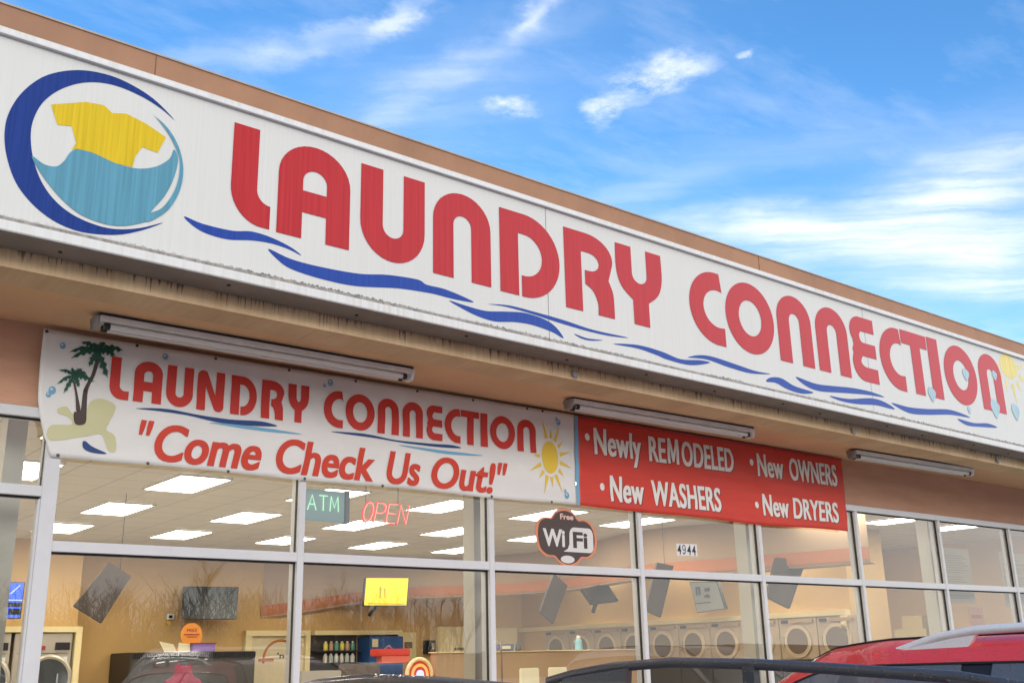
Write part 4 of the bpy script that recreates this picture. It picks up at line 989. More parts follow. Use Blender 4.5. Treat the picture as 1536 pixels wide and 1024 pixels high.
t = thing('service_hatch', 'cream framed hatch with a half circle sign on its shutter', 'hatch', (5.8, 8.95, .15))
MB().box(5.32, 5.42, 8.9, 8.999, .15, 2.0).box(5.4205, 6.30, 8.9, 8.999, 1.92, 2.0).box(6.3005, 6.38, 8.9, 8.999, .15, 2.0).build('frame', M['cream'], t)
MB().box(5.4205, 6.30, 8.96, 8.999, .15, 1.919).build('shutter', M['paper'], t)
MB().ring((5.92, 8.955, 1.58), (0, 1, 0), .28, .018, 24, 6, R(-100), R(100)).build('half_circle', M['orange'], t)
MB().box(5.56, 5.80, 8.94, 8.955, 1.56, 1.60).build('small_letters', M['orange'], t)
word(t, "'n", 5.86, 5.97, 1.60, 1.68, M['gasket'], .0, .02, F=FW(8.95), cut=None); word(t, 'S', 6.02, 6.10, 1.61, 1.70, M['gasket'], .0, .02, F=FW(8.95), cut=None)
t = thing('product_shelf', 'dark wall niche stocked with small packs and bottles', 'shelf', (7.1, 8.9, .15))
MB().box(6.40, 7.98, 8.8, 8.999, 1.93, 1.995).build('frame_top', M['cream'], t)
MB().box(7.90, 7.98, 8.8, 8.999, .15, 1.9295).build('frame_side', M['cream'], t)
MB().box(6.40, 7.22, 8.96, 8.999, .15, 1.9295).build('back_panel', mat('dark niche', (.06, .05, .05), .7), t)
for z in (1.52, 1.70): MB().box(6.42, 7.22, 8.80, 8.9595, z-.02, z).build('shelf_board', M['dark'], t)
cols = [(.6, .55, .5), (.7, .6, .1), (.45, .5, .48), (.5, .3, .2), (.6, .6, .62), (.1, .3, .25)]
pk = 0
for z in (1.52, 1.70):
    for i in range(6):
        x = 6.62+i*.095
        t = thing('snack_pack', '', 'pack', (x, 8.86, z), 0, 'small packs on the niche shelves')
        t['label'] = 'small coloured pack standing on a shelf of the dark niche'
        MB().tube([(x, 8.86, z+.001), (x, 8.86, z+.09), (x, 8.86, z+.12)], [.036, .036, .02], 10).build('pack', mat('pack colour', cols[(i*2+pk) % 6], .5), t, smooth=True)
        MB().tube([(x, 8.86, z+.1205), (x, 8.86, z+.135)], .015, 8).build('cap', M['white'], t)
    pk += 1
t = thing('vending_machine', 'dark blue vending machine beside the product niche', 'vending machine', (7.55, 8.8, .15))
MB().box(7.26, 7.88, 8.62, 8.999, .151, 1.90).build('cabinet', M['bluev'], t, bevel=.01)
MB().box(7.30, 7.40, 8.60, 8.6195, 1.74, 1.86).build('badge', M['paper'], t); MB().box(7.70, 7.80, 8.60, 8.6195, .9, 1.3).build('coin_panel', M['steel'], t)
t = thing('wall_notice', 'cream paper notice between the vending machine and the pay phone', 'notice', (8.2, 8.98, 1.8))
MB().box(8.03, 8.36, 8.975, 8.999, 1.50, 1.97).build('sheet', M['cream'], t); MB().box(8.13, 8.28, 8.97, 8.9745, 1.72, 1.82).build('print', M['ink'], t)
t = thing('pay_phone', 'small black pay phone on the back wall', 'telephone', (8.6, 8.95, 1.75))
MB().box(8.50, 8.68, 8.88, 8.999, 1.62, 1.84).build('case', M['black'], t, bevel=.01); MB().tube([(8.53, 8.86, 1.82), (8.53, 8.84, 1.74), (8.53, 8.86, 1.66)], .02, 8).build('handset', M['black'], t, smooth=True); MB().box(8.60, 8.66, 8.87, 8.8795, 1.70, 1.80).build('keypad', M['steel'], t)
t = thing('back_door', 'cream back door with a dark push bar', 'door', (9.2, 8.95, .15))
MB().box(8.76, 9.62, 8.93, 8.999, .15, 2.06).build('leaf', M['cream'], t, bevel=.004); MB().box(9.10, 9.40, 8.90, 8.9295, 1.68, 1.72).build('push_bar', M['ink'], t)
t = thing('back_door', 'second cream back door in the far right corner', 'door', (10.1, 8.95, .15))
MB().box(9.70, 10.46, 8.93, 8.999, .15, 2.04).build('leaf', M['cream'], t, bevel=.004)
t = thing('emergency_light', 'small cream box high on the back wall right of the yellow television', 'light', (8.6, 8.95, 2.5)); MB().box(8.55, 8.68, 8.9, 8.999, 2.45, 2.58).build('case', M['cream'], t, bevel=.01)
t = thing('half_wall', 'taupe half height partition across the middle of the laundromat', 'partition', (7.7, 5.1, .15))
MB().box(6.02, 9.45, 5.0, 5.12, .15, 1.60).build('panel', M['intwall2'], t); MB().box(6.0, 9.47, 4.98, 5.14, 1.6005, 1.615).build('cap', M['cream'], t)
t = thing('spray_bottle', 'pale blue cleaner bottle with a white cap on the partition', 'bottle', (8.42, 5.06, 1.616))
MB().tube([(8.42, 5.06, 1.616), (8.42, 5.06, 1.74), (8.42, 5.06, 1.76)], [.055, .05, .025], 14).build('bottle', M['bottle'], t, smooth=True); MB().tube([(8.42, 5.06, 1.7605), (8.42, 5.06, 1.80)], .028, 12).build('cap', M['white'], t, smooth=True)
t = thing('blue_box', 'small blue box on the left end of the partition', 'box', (7.15, 5.06, 1.616)); MB().box(7.02, 7.26, 5.02, 5.11, 1.6155, 1.70).build('box', mat('navy card', (.05, .07, .2), .5), t, bevel=.004); MB().box(7.06, 7.20, 5.015, 5.0195, 1.64, 1.68).build('print', M['paper'], t)
t = thing('dark_bottle', 'small dark bottle beside the blue box on the partition', 'bottle', (7.36, 5.06, 1.616)); MB().tube([(7.36, 5.06, 1.616), (7.36, 5.06, 1.68), (7.36, 5.06, 1.74)], [.04, .036, .01], 10).build('bottle', M['black'], t, smooth=True)
t = thing('cart_rack', 'thin chrome rail of a laundry cart standing before the partition', 'cart', (6.5, 4.6, .15))
MB().tube([(6.25, 4.6, .3), (6.25, 4.6, 1.72)], .012).tube([(6.22, 4.6, 1.72), (6.72, 4.6, 1.72)], .009).tube([(6.72, 4.6, 1.72), (6.72, 4.6, .3)], .012).tube([(6.25, 4.6, 1.62), (6.72, 4.6, 1.62)], .007).build('rail', M['chrome'], t, smooth=True)
MB().box(6.15, 6.8, 4.35, 4.8, .35, .38).box(6.15, 6.17, 4.35, 4.8, .381, .8).box(6.78, 6.8, 4.35, 4.8, .381, .8).build('basket', M['steel'], t)
for i, (x, z) in enumerate(((6.20, .17), (6.75, .17))): MB().disc((x, 4.55, .19), .04, (1, 0, 0), .02, 14).build('caster', M['dark'], t)
seat0 = None
for i, (x, lb) in enumerate(((5.86, 'cream high backed seat before the partition, left of two'), (6.26, 'cream high backed seat before the partition, right of two'))):
    if seat0 is None:
        t = thing('high_seat', lb, 'chair', (x, 3.1, .15), 0, 'cream high seats before the partition')
        MB().box(x-.135, x+.135, 3.0, 3.03, 1.16, 1.415).build('backrest', M['pot'], t, bevel=.012); MB().box(x-.17, x+.17, 3.04, 3.36, .86, .89).build('seat', M['pot'], t, bevel=.01)
        MB().tube([(x, 3.02, 1.17), (x, 3.05, .90)], .014).build('back_post', M['chrome'], t)
        for a in (-.14, .14):
            for b in (3.06, 3.32): MB().tube([(x+a*.8, b, .86), (x+a, b, .15)], .012).build('leg', M['chrome'], t)
        seat0 = t
    else:
        t = seat0.copy(); COL.objects.link(t); t.location = (x, 3.1, .15); t['label'] = lb
        for ch in list(seat0.children): k = ch.copy(); COL.objects.link(k); k.parent = t
# candy wheel machine
t = thing('candy_machine', 'round candy machine with a glowing orange wheel under a red sign', 'candy machine', (5.74, 5.0, .15))
MB().box(5.42, 6.06, 5.02, 5.35, .15, 1.36).build('cabinet', M['redp'], t, bevel=.02)
MB().ring((5.76, 4.98, 1.36), (0, 1, 0), .175, .025, 36, 8).build('rim', M['cream'], t, smooth=True)
MB().disc((5.76, 4.985, 1.36), .15, (0, 1, 0), .02, 36).build('dial', M['redp'], t)
MB().ring((5.76, 4.965, 1.36), (0, 1, 0), .105, .018, 32, 6).build('lit_ring', M['wheel1'], t, smooth=True)
MB().disc((5.76, 4.96, 1.36), .05, (0, 1, 0), .02, 20).build('hub', M['tvw'], t)
t2 = MB().box(5.20, 5.68, 5.05, 5.2, 1.575, 1.66).build('sign_top', M['redp'], t, bevel=.01); MB().box(5.28, 5.66, 5.06, 5.18, 1.50, 1.5745).build('sign_lower', mat('red white card', (.75, .16, .12), .5), t)
MB().tube([(5.45, 5.1, 1.66), (5.40, 5.1, 1.70), (5.34, 5.1, 1.66)], .008).build('handle', M['chrome'], t)
t = thing('arcade_cabinet', 'dark sloping cabinet left of the candy machine', 'cabinet', (5.0, 5.1, .15))
MB().hexa([(4.75,5.0,.15),(5.35,5.0,.15),(5.35,5.5,.15),(4.75,5.5,.15),(4.95,5.1,1.50),(5.28,5.1,1.50),(5.28,5.5,1.50),(4.95,5.5,1.50)]).build('body', mat('brown cabinet', (.10, .075, .06), .5), t, bevel=.01)
MB().hexa([(4.2,5.02,.15),(4.72,5.02,.15),(4.72,5.4,.15),(4.2,5.4,.15),(4.2,5.02,1.43),(4.72,5.02,1.43),(4.72,5.4,1.43),(4.2,5.4,1.43)]).build('side_case', M['steel'], t, bevel=.01)
# papers taped inside the right hand windows
for lb, x0, x1, z0, z1 in (('tall cream paper notice with fine print taped inside the seventh window', 9.42, 10.10, 1.99, 2.60), ('cream paper notice partly cut off by the right edge', 10.78, 11.5, 1.97, 2.60)):
    t = thing('window_notice', lb, 'notice', ((x0+x1)/2, .2, z0))
    MB().box(x0, x1, .20, .205, z0, z1).build('sheet', mat('yellowed paper', (.40, .31, .20), .8, var=.08, vscale=5), t)
    q = MB(); random.seed(int(x0*10))
    z = z1-.09
    while z > z0+.05:
        a = x0+.05; b = x0+(x1-x0)*random.uniform(.55, .93); q.box(a, b, .196, .1995, z, z+.007); z -= random.choice((.026, .026, .05))
    q.build('print', mat('faint ink', (.24, .175, .115), .8), t)
t = thing('orange_notice', 'small orange paper notice low in the seventh window', 'notice', (10.3, .3, 1.85)); MB().box(10.10, 10.42, .30, .305, 1.76, 1.96).build('sheet', mat('orange paper', (.52, .21, .09), .8), t); MB().box(10.15, 10.36, .296, .2995, 1.84, 1.88).build('print', M['ctl'], t)
t = thing('storage_box', 'yellow cardboard box stacked in the seventh window', 'box', (9.6, .6, 1.5)); MB().box(9.50, 9.95, .5, .9, 1.30, 1.74).build('box', mat('yellow card', (.50, .36, .12), .8, var=.1), t, bevel=.005); MB().box(9.53, 9.75, .55, .8, 1.7405, 1.88).build('upper_box', mat('ochre card', (.50, .34, .12), .8), t)
MB().box(9.45, 11.0, .45, 1.0, 1.25, 1.299).build('shelf_board', M['steel'], t)
for x in (9.5, 10.95): MB().box(x-.02, x+.02, .5, .95, .15, 1.249).build('shelf_leg', M['steel'], t)

# person in a magenta hood at the back, seen from behind
def skin_obj(name, verts, edges, radii, m, parent, sub=2):
    me = D2.meshes.new(name); me.from_pydata(verts, edges, []); o = link(name, me, m, parent)
    md = o.modifiers.new('skin', 'SKIN'); 
    for i, r in enumerate(radii): me.skin_vertices[0].data[i].radius = (r if isinstance(r, tuple) else (r, r))
    me.skin_vertices[0].data[0].use_root = True
    md.use_smooth_shade = True; s_ = o.modifiers.new('sub', 'SUBSURF'); s_.levels = sub; s_.render_levels = sub
    return o
pr = thing('person', 'person in a magenta hooded jacket standing at the back, turned away', 'person', (3.78, 7.35, .15))
z0 = 0.0
body = skin_obj('body', [(0,0,.82),(0,0,1.0),(0,-.01,1.16),(0,0,1.24),(0,.0,1.33),(0,-.01,1.42),
    (-.09,0,.80),(-.10,.02,.45),(-.10,0,.07),(-.10,-.13,.04),(.09,0,.80),(.10,-.02,.45),(.10,.03,.07),(.10,-.10,.04),
    (-.17,0,1.15),(-.22,.02,.92),(-.20,-.14,.76),(.17,0,1.15),(.22,.02,.92),(.20,-.14,.76)],
    [(0,1),(1,2),(2,3),(3,4),(4,5),(0,6),(6,7),(7,8),(8,9),(0,10),(10,11),(11,12),(12,13),(2,14),(14,15),(15,16),(2,17),(17,18),(18,19)],
    [(.13,.10),(.12,.09),(.13,.09),.05,.085,.075,.08,.055,.042,.035,.08,.055,.042,.035,.05,.042,.03,.05,.042,.03], M['jean'], pr)
hd = skin_obj('hooded_jacket', [(0,0,.80),(0,0,1.0),(0,-.01,1.16),(0,.01,1.25),(0,.02,1.34),(0,.0,1.41),(-.18,0,1.15),(-.235,.02,.92),(-.205,-.13,.78),(.18,0,1.15),(.235,.02,.92),(.205,-.13,.78)],
    [(0,1),(1,2),(2,3),(3,4),(4,5),(2,6),(6,7),(7,8),(2,9),(9,10),(10,11)],
    [(.17,.12),(.16,.12),(.17,.12),(.11,.10),(.125,.125),(.085,.085),.075,.06,.045,.075,.06,.045], M['hood'], pr)

# ================================================================== CARS
def lerp_sections(secs, n):
    """secs: list of (y, [(x,z)...]) -> n samples along y using Catmull-Rom on every control point"""
    k = len(secs); m = len(secs[0][1]); out = []
    for i in range(k-1):
        g = lambda j: secs[min(max(j, 0), k-1)]
        steps = max(2, int(abs(g(i+1)[0]-g(i)[0])/.06))
        for q in range(steps):
            t = q/steps
            def cr(a, b, c, d):
                # tangents limited so that uneven spacing does not overshoot
                m1 = (c-a)*.5; m2 = (d-b)*.5
                lim = abs(c-b)*1.5; m1 = max(-lim, min(lim, m1)); m2 = max(-lim, min(lim, m2))
                return (2*t**3-3*t*t+1)*b+(t**3-2*t*t+t)*m1+(-2*t**3+3*t*t)*c+(t**3-t*t)*m2
            s0, s1, s2, s3 = g(i-1), g(i), g(i+1), g(i+2)
            y = s1[0]+(s2[0]-s1[0])*t
            out.append((i+t, y, [(cr(s0[1][j][0], s1[1][j][0], s2[1][j][0], s3[1][j][0]), cr(s0[1][j][1], s1[1][j][1], s2[1][j][1], s3[1][j][1])) for j in range(m)]))
    out.append((k-1, secs[-1][0], secs[-1][1])); return out

def make_car(name, label, loc, rot, pm, hw=.90, L=4.6, zr=1.52, belt=1.0, y_cowl=1.35, y_roof=.55, y_rear=-1.55, y_tail=-2.12, rail=None, rail_mat=None, cat='car', hr=.60, wet=False, visor=False, hood=1.0, railspec=None, group=None, roll=0):
    t = thing(name, label, cat, (0, 0, 0)); 
    h = L/2
    #          sill        lower       mid         belt         roofedge     shoulder      centre
    def body_sec(y, w, zt, zb=.28, drop=0):  # hood or boot
        return (y, [(w*.93, zb), (w, zb+.16), (w, .62-drop), (w*.965, zt-.06), (w*.86, zt), (w*.5, zt+.028), (0, zt+.038)])
    def cab(y, zt, f=1., w=hw, b=belt):
        return (y, [(w*.93, .28), (w, .44), (w*1.0, .66), (w*.965, b), (hr*f, zt-.055), (hr*f*.62, zt-.008), (0, zt)])
    secs = [body_sec(h, hw*.60, .66, .36, .06), body_sec(h-.10, hw*.80, .80, .30), body_sec(h-.38, hw*.95, hood-.08), body_sec(y_cowl+.1, hw*.985, hood),
            (y_cowl, [(hw*.93, .28), (hw, .44), (hw, .66), (hw*.965, belt), (hw*.88, belt+.05), (hw*.5, belt+.085), (0, belt+.095)]),
            cab(y_roof, zr-.035, .93), cab(y_roof-.30, zr-.008, .985), cab((y_roof+y_rear)/2, zr, 1.), cab(y_rear+.35, zr-.02, .99), cab(y_rear, zr-.06, .95),
            (y_tail, [(hw*.93, .30), (hw, .44), (hw*.99, .66), (hw*.94, belt+.02), (hw*.80, belt+.08), (hw*.45, belt+.11), (0, belt+.12)]),
            (-h+.06, [(hw*.88, .34), (hw*.95, .46), (hw*.95, .66), (hw*.90, belt-.06), (hw*.76, belt-.01), (hw*.42, belt+.01), (0, belt+.01)]),
            (-h, [(hw*.82, .40), (hw*.88, .5), (hw*.88, .66), (hw*.82, belt-.18), (hw*.70, belt-.12), (hw*.40, belt-.10), (0, belt-.10)])]
    sm = lerp_sections(secs, 0)
    # resample across
    rows = []
    NU = 8
    for (si, y, c) in sm:
        pts = []
        for j in range(6):
            g = lambda q: c[min(max(q, 0), 6)] if q <= 6 else (-c[12-q][0], c[12-q][1])
            p0, p1, p2, p3 = g(j-1), c[j], c[j+1], (g(j+2) if j+2 <= 6 else (-c[5][0], c[5][1]))
            for q in range(NU):
                u = q/NU
                tens = .28 if j in (2, 3) else .5
                def cr(a, b, cc, d):
                    m1 = (cc-a)*tens; m2 = (d-b)*tens
                    if j == 3: m1 = (cc-b)*1.0+0*(a); m2 = (cc-b)*.9
                    return (2*u**3-3*u*u+1)*b+(u**3-2*u*u+u)*m1+(-2*u**3+3*u*u)*cc+(u**3-u*u)*m2
                pts.append((cr(p0[0], p1[0], p2[0], p3[0]), cr(p0[1], p1[1], p2[1], p3[1]), j+u))
        pts.append((0, c[6][1], 6.)); rows.append((si, y, pts))
    wy = (h-.88, -h+.92); wr = .345
    groups = {'pillar': [MB(), MB()], 'body': MB(), 'windshield': MB(), 'rear_window': MB(), 'side_window': [MB(), MB()], 'lower_trim': MB()}
    i_c, i_r, i_re, i_t = 4, 5, 9, 10
    pill = [y_roof-.75+.0, (y_rear+y_roof-.75)/2-.05]
    for a in range(len(rows)-1):
        s0, y0, r0 = rows[a]; s1, y1, r1 = rows[a+1]; sm_ = (s0+s1)/2; ym = (y0+y1)/2
        for b in range(len(r0)-1):
            um = (r0[b][2]+r0[b+1][2])/2; zm = (r0[b][1]+r1[b+1][1])/2
            # wheel openings
            if um < 2.4 and any(math.hypot(ym-q, zm-.34) < wr+.055 for q in wy): continue
            key = 'body'
            if i_c < sm_ < i_r and um > 4.12: key = 'windshield'
            elif i_re < sm_ < i_t and um > 4.15: key = 'rear_window'
            elif 3.10 < um < 3.86 and i_c+.18 < sm_ < i_t-.35: key = 'pillar' if any(abs(ym-p) < .05 for p in pill) else 'side_window'
            elif um < .55: key = 'lower_trim'
            for sgn in (1, -1):
                vs = [(sgn*r0[b][0], y0, r0[b][1]), (sgn*r0[b+1][0], y0, r0[b+1][1]), (sgn*r1[b+1][0], y1, r1[b+1][1]), (sgn*r1[b][0], y1, r1[b][1])]
                tgt = groups[key][0 if sgn > 0 else 1] if key in ('side_window', 'pillar') else groups[key]
                tgt.add(vs, [(0, 1, 2, 3)])
    # nose and tail caps
    for si, y, r in (rows[0], rows[-1]):
        m = groups['body']; n = len(r)
        for b in range(n-1):
            m.add([(r[b][0], y, r[b][1]), (r[b+1][0], y, r[b+1][1]), (-r[b+1][0], y, r[b+1][1]), (-r[b][0], y, r[b][1])], [(0, 1, 2, 3)])
    def fin(mb, nm, m):
        o = mb.build(nm, m, t, local=True)
        bm = bmesh.new(); bm.from_mesh(o.data); bmesh.ops.remove_doubles(bm, verts=bm.verts, dist=.0008); bmesh.ops.recalc_face_normals(bm, faces=bm.faces)
        for f in bm.faces: f.smooth = True
        bm.to_mesh(o.data); bm.free()
        try: o.data.set_sharp_from_angle(angle=R(40))
        except Exception: pass
        return o
    bo = fin(groups['body'], 'body', pm)
    bv = fin(groups['lower_trim'], 'lower_trim', M['dark'])
    fin(groups['windshield'], 'windshield', M['carglass']); fin(groups['rear_window'], 'rear_window', M['carglass'])
    for g_ in groups['pillar']: fin(g_, 'door_pillar', M['black'])
    for g_ in groups['side_window']: fin(g_, 'side_window', M['cglass_wet'] if wet else M['carglass'])
    MB().box(-hw*.80, hw*.80, -h+.25, h-.3, .22, .42).build('underbody', M['dark'], t, local=True)
    # side lines: top-of-window moulding and gutter that follow the roof edge
    def edge(u, grow=1.):
        ps = []
        for si, y, r in rows:
            if i_c+.12 < si < i_t-.25:
                q = min(r, key=lambda p: abs(p[2]-u)); ps.append((q[0]*grow, y, q[1]))
        return ps
    for sgn in (1, -1):
        MB().tube([(sgn*(x+.001), y, z+.002) for x, y, z in edge(3.875)], .0075, 6).build('window_moulding', M['gasket'], t, smooth=True, local=True)
        MB().tube([(sgn*(x+.0), y, z+.003) for x, y, z in edge(4.45)], .006, 6).build('roof_gutter', M['gasket'], t, smooth=True, local=True)
        MB().tube([(sgn*(x+.004), y, z) for x, y, z in edge(3.08)], .011, 6).build('belt_moulding', M['gasket'], t, smooth=True, local=True)
        # mirror
        mx = sgn*(hw+.06)
        mi = MB().hexa([(mx-.08,y_cowl-.36,belt+.0),(mx+.10,y_cowl-.33,belt+.0),(mx+.10,y_cowl-.22,belt+.01),(mx-.08,y_cowl-.2,belt+.01),(mx-.08,y_cowl-.36,belt+.15),(mx+.09,y_cowl-.33,belt+.14),(mx+.09,y_cowl-.24,belt+.13),(mx-.08,y_cowl-.22,belt+.14)]).build('mirror', pm, t, bevel=.02, local=True, smooth=True)
        for yy in (y_roof-.62, y_rear+.45): MB().box(sgn*(hw+.0)-.012, sgn*(hw+.0)+.018*1, yy-.09, yy+.09, belt-.13, belt-.10).build('door_handle', pm, t, bevel=.008, local=True)
        MB().hexa([(sgn*hw*.50,h-.03,.60),(sgn*hw*.80,h-.16,.62),(sgn*hw*.84,h-.32,.64),(sgn*hw*.5,h-.14,.62),(sgn*hw*.50,h-.09,.72),(sgn*hw*.82,h-.20,.76),(sgn*hw*.86,h-.36,.78),(sgn*hw*.5,h-.2,.74)]).build('headlight', M['lamp'], t, bevel=.01, local=True, smooth=True)
        MB().hexa([(sgn*hw*.66,-h+.0,.70),(sgn*hw*.90,-h+.04,.70),(sgn*hw*.93,-h+.16,.72),(sgn*hw*.66,-h+.1,.7),(sgn*hw*.64,-h-.01,.90),(sgn*hw*.86,-h+.04,.92),(sgn*hw*.90,-h+.18,.93),(sgn*hw*.64,-h+.1,.9)]).build('taillight', M['lampr'], t, bevel=.01, local=True, smooth=True)
        for y in wy:
            wc = Vector((sgn*(hw-.12), y, .335)); wt = D2.objects.new('wheel', None); COL.objects.link(wt); wt.parent = t; wt.location = wc; wt.empty_display_size = .1
            MB().ring((0, 0, 0), (1, 0, 0), .245, .09, 36, 10).build('tyre', M['tyre'], wt, smooth=True, local=True)
            rm = MB().disc((sgn*.03, 0, 0), .18, (1, 0, 0), .10, 30)
            for k in range(5):
                a = R(72*k); rm.hexa([(sgn*.085, math.cos(a-.18)*.04, math.sin(a-.18)*.04), (sgn*.085, math.cos(a+.18)*.04, math.sin(a+.18)*.04), (sgn*.095, math.cos(a+.12)*.19, math.sin(a+.12)*.19), (sgn*.095, math.cos(a-.12)*.19, math.sin(a-.12)*.19),
                        (sgn*.10, math.cos(a-.18)*.04, math.sin(a-.18)*.04), (sgn*.10, math.cos(a+.18)*.04, math.sin(a+.18)*.04), (sgn*.108, math.cos(a+.12)*.19, math.sin(a+.12)*.19), (sgn*.108, math.cos(a-.12)*.19, math.sin(a-.12)*.19)])
            rm.build('rim', M['rim'], wt, local=True)
            MB().ring((sgn*(hw-.015), y, .34), (1, 0, 0), wr+.055, .022, 28, 6, R(-100), R(100)).build('wheel_arch', M['dark'], t, smooth=True, local=True)
    MB().box(-hw*.42, hw*.42, h-.045, h+.012, .46, .62).build('grille', M['black'], t, bevel=.01, local=True)
    MB().box(-hw*.70, hw*.70, h-.12, h-.01, .34, .44).build('front_bumper', M['dark'], t, bevel=.02, local=True)
    MB().box(-hw*.78, hw*.78, -h-.05, -h+.08, .40, .56).build('rear_bumper', M['dark'], t, bevel=.02, local=True)
    MB().box(-.16, .16, -h-.062, -h-.0505, .58, .70).build('license_plate', M['white'], t, local=True)
    if railspec:
        for sgn in (1, -1):
            pts, rr, rzf, feet = railspec
            rl = MB().tube([(sgn*x, y, z) for x, y, z in pts], rr, 12, rz=rzf)
            for (fx, ya, yb, fz0, yc, yd, fz1, fz2) in feet: rl.hexa([(sgn*fx-.013, yb, fz0), (sgn*fx+.013, yb, fz0), (sgn*fx+.013, ya, fz0), (sgn*fx-.013, ya, fz0), (sgn*fx-.012, yd, fz2), (sgn*fx+.012, yd, fz2), (sgn*fx+.012, yc, fz1), (sgn*fx-.012, yc, fz1)])
            rl.build('roof_rail', rail_mat, t, smooth=True, local=True)
    if visor:
        for sgn in (1, -1):
            for ya, yb in ((y_roof+.12, y_roof-.68), (y_roof-.84, y_rear+.45)):
                lo = edge(3.60); hi = edge(3.84); n = 14; rws = [[], []]
                for i in range(n+1):
                    y = ya+(yb-ya)*i/n
                    pl_ = min(lo, key=lambda p: abs(p[1]-y)); ph = min(hi, key=lambda p: abs(p[1]-y))
                    rws[0].append((sgn*(pl_[0]+.016), pl_[1], pl_[2])); rws[1].append((sgn*(ph[0]+.006), ph[1], ph[2]))
                MB().grid(rws).build('window_visor', M['visor'], t, smooth=True, local=True)
    t.location = loc; t.rotation_euler = (0, roll, rot)
    return t

# charcoal car close to the lens, nose towards the shop
rb_pts = [(.50, -.30, 1.43), (.505, -.42, 1.452), (.51, -.60, 1.472), (.515, -.85, 1.483), (.515, -1.15, 1.475), (.51, -1.40, 1.462), (.505, -1.75, 1.440), (.49, -2.0, 1.405), (.475, -2.12, 1.375)]
make_car('dark_wagon', 'rain wet dark grey wagon with black roof rails, nearest the camera', (.25, -3.05, -.01), 0, M['p_black'], roll=-.020, hw=.86, L=4.5, zr=1.42, belt=.98, y_cowl=1.40, y_roof=.62, y_rear=-1.72, y_tail=-2.1, hr=.56,
         rail_mat=M['rail_b'], wet=True, railspec=(rb_pts, .0122, 1.2, [(.505, -.34, -.66, 1.35, -.38, -.68, 1.440, 1.470), (.513, -1.12, -1.16, 1.38, -1.12, -1.16, 1.472, 1.472), (.50, -1.80, -1.95, 1.34, -1.72, -1.86, 1.44, 1.42)]), cat='car')
rr_pts = [(.565, .25, 1.500), (.57, .16, 1.525), (.575, .05, 1.553), (.58, -.12, 1.574), (.58, -.5, 1.584), (.58, -.9, 1.580), (.58, -1.25, 1.562), (.56, -1.45, 1.535), (.555, -1.55, 1.505)]
make_car('red_suv', 'rain wet red SUV with silver roof rails and smoked window visors', (3.07, -3.78, 0), 0, M['p_red'], hw=.90, L=4.5, zr=1.558, belt=1.03, y_cowl=1.35, y_roof=.62, y_rear=-1.65, y_tail=-2.1, hr=.60,
         rail_mat=M['rail_s'], wet=True, visor=True, railspec=(rr_pts, .0135, 1.3, [(.572, .245, -.04, 1.47, .235, -.12, 1.502, 1.565), (.58, -.78, -.84, 1.48, -.78, -.84, 1.575, 1.575), (.566, -1.22, -1.52, 1.45, -1.15, -1.50, 1.56, 1.51)]), cat='SUV')
make_car('white_crossover', 'white crossover parked beyond the red SUV, seen mirrored in the shop glass', (8.9, -3.5, 0), 0, M['p_white'], hw=.90, L=4.4, zr=1.63, belt=1.02, y_cowl=1.2, y_roof=.35, y_rear=-1.5, y_tail=-2.0, hr=.62, cat='car')
make_car('beige_minivan', 'beige minivan across the lot behind the camera, seen mirrored in the shop glass', (5.6, -11.2, 0), R(180), M['p_beige'], hw=.96, L=4.9, zr=1.80, belt=1.06, y_cowl=1.6, y_roof=.75, y_rear=-2.0, y_tail=-2.3, hr=.72, cat='van')
make_car('grey_sedan', 'dark grey sedan across the lot behind the camera, seen mirrored in the shop glass', (8.6, -11.4, 0), R(180), M['p_grey'], hw=.88, L=4.6, zr=1.52, belt=.98, y_cowl=1.1, y_roof=.25, y_rear=-1.3, y_tail=-1.9, hr=.60, cat='car')

# ================================================================== BARE TREES ACROSS THE STREET (mirrored in the glass)
def bare_tree(seed, H_=9.):
    rnd = random.Random(seed); tr = MB(); cr = MB()
    def grow(p, d, L, r, lv, m):
        n = 3 if lv < 3 else 2; pts = [p]; q = Vector(p); dd = Vector(d)
        for i in range(n):
            dd = (dd+Vector((rnd.uniform(-.2, .2), rnd.uniform(-.2, .2), rnd.uniform(-.02, .16)))).normalized(); q = q+dd*L/n; pts.append(q.copy())
        m.tube(pts, [r*(1-.45*i/n) for i in range(n+1)], 6 if lv < 2 else 3, cap=False)
        if lv >= 5: return
        for k in range(rnd.choice((3, 4)) if lv < 4 else 3):
            t = rnd.uniform(.45, 1.) if k else 1.
            i = min(n, max(1, round(t*n))); base = pts[i]
            a = rnd.uniform(0, 6.28); sp = rnd.uniform(.35, .85)
            nd = (dd+Vector((math.cos(a)*sp, math.sin(a)*sp, rnd.uniform(0, .3)))).normalized()
            grow(base, nd, L*rnd.uniform(.55, .75), r*.52, lv+1, cr)
    grow(Vector((0, 0, 0)), Vector((0, 0, 1)), H_*.36, H_*.021, 0, tr)
    return tr, cr
protos = []
for i in range(3):
    tr, cr = bare_tree(11+i*7, (8.5, 9.5, 7.5)[i])
    protos.append((tr, cr))
kinds = ['tall bare winter tree', 'broad bare winter tree', 'small bare winter tree']
built = {}
rnd = random.Random(5)
spots = [(6, -44), (10, -50), (13.5, -45), (17, -52), (20.5, -46), (24, -50), (27.5, -45), (31, -53), (35, -47), (39, -50), (-4, -46), (2, -50), (23, -58), (12, -58)]
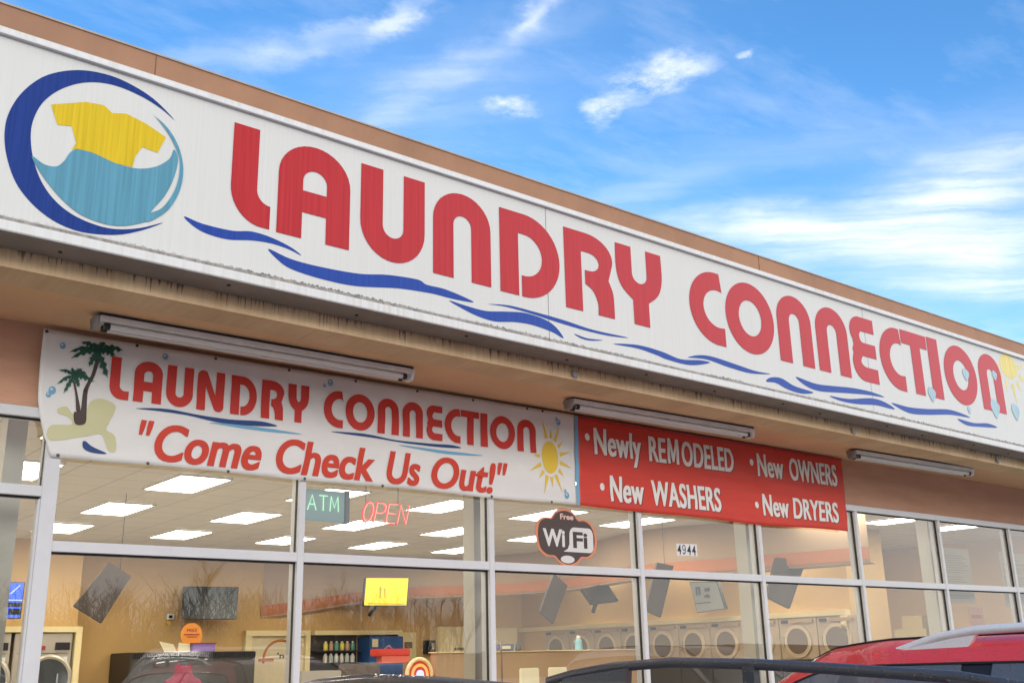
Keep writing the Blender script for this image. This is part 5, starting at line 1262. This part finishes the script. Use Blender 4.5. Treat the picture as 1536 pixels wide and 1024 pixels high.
for i, (x, y) in enumerate(spots):
    k = i % 3
    if k not in built:
        t = thing('bare_tree', '', 'tree', (0, 0, 0), 0, 'bare trees across the street')
        protos[k][0].build('trunk', M['bark'], t, smooth=True, local=True); protos[k][1].build('crown', M['bark'], t, local=True)
        built[k] = t
    else:
        s0 = built[k]; t = s0.copy(); COL.objects.link(t)
        for ch in list(s0.children): kk = ch.copy(); COL.objects.link(kk); kk.parent = t
    t.location = (x, y, 0); t.rotation_euler = (0, 0, rnd.uniform(0, 6.28)); s_ = rnd.uniform(.62, .82); t.scale = (s_, s_, s_)
    t['label'] = 'leafless brown tree in the row across the street, mirrored in the glass'
# added dark rise that hides sky from the glass, then the thicket
rg = MB(); rows = [[], [], [], []]; rr_ = random.Random(9)
for i in range(161):
    x = -60+i*1.6; hz = max(1.0, 4.0-max(0, x-38)*.2)+.6*math.sin(x*.11)+.5*math.sin(x*.31+1)+rr_.uniform(-.25, .25)
    rows[0].append((x, -70, 0)); rows[1].append((x, -72, hz*.75)); rows[2].append((x, -76, hz)); rows[3].append((x, -100, hz+1))
rg.grid(rows); struct(rg.build('sky_hiding_rise', mat('brown rise hiding sky', (.055, .044, .034), 1., var=.4, vscale=1.2), smooth=True))  # added rise, keeps bright sky out of the window reflections
th = MB(); rnd = random.Random(3)
for i in range(1300):
    x = rnd.uniform(-10, 46); y = rnd.uniform(-70, -60); hh = rnd.uniform(3.0, 6.6); lx = rnd.uniform(-1.1, 1.1)
    th.tube([(x, y, 0), (x+lx*.4, y, hh*.5), (x+lx, y, hh)], [.09, .05, .012], 3, cap=False)
    for q in range(6):
        zz_ = hh*rnd.uniform(.35, .92); th.tube([(x+lx*zz_/hh, y, zz_), (x+lx*zz_/hh+rnd.uniform(-1.1, 1.1), y+rnd.uniform(-.4, .4), zz_+rnd.uniform(.5, 1.4))], [.03, .012], 3, cap=False)
o = th.build('thicket', M['bark']); o['kind'] = 'stuff'; tag(o, 'distant brown winter thicket behind the bare trees', 'thicket')

# ================================================================== RENDER SETTINGS
scn.view_settings.view_transform = 'Standard'; scn.view_settings.look = 'None'; scn.view_settings.exposure = .90; scn.view_settings.gamma = 1
scn.view_settings.use_curve_mapping = False
scn.render.engine = 'CYCLES'
cy = scn.cycles; cy.use_denoising = True; cy.max_bounces = 6; cy.diffuse_bounces = 3; cy.glossy_bounces = 3; cy.transparent_max_bounces = 8; cy.transmission_bounces = 2
cy.caustics_reflective = False; cy.caustics_refractive = False; cy.sample_clamp_indirect = 6
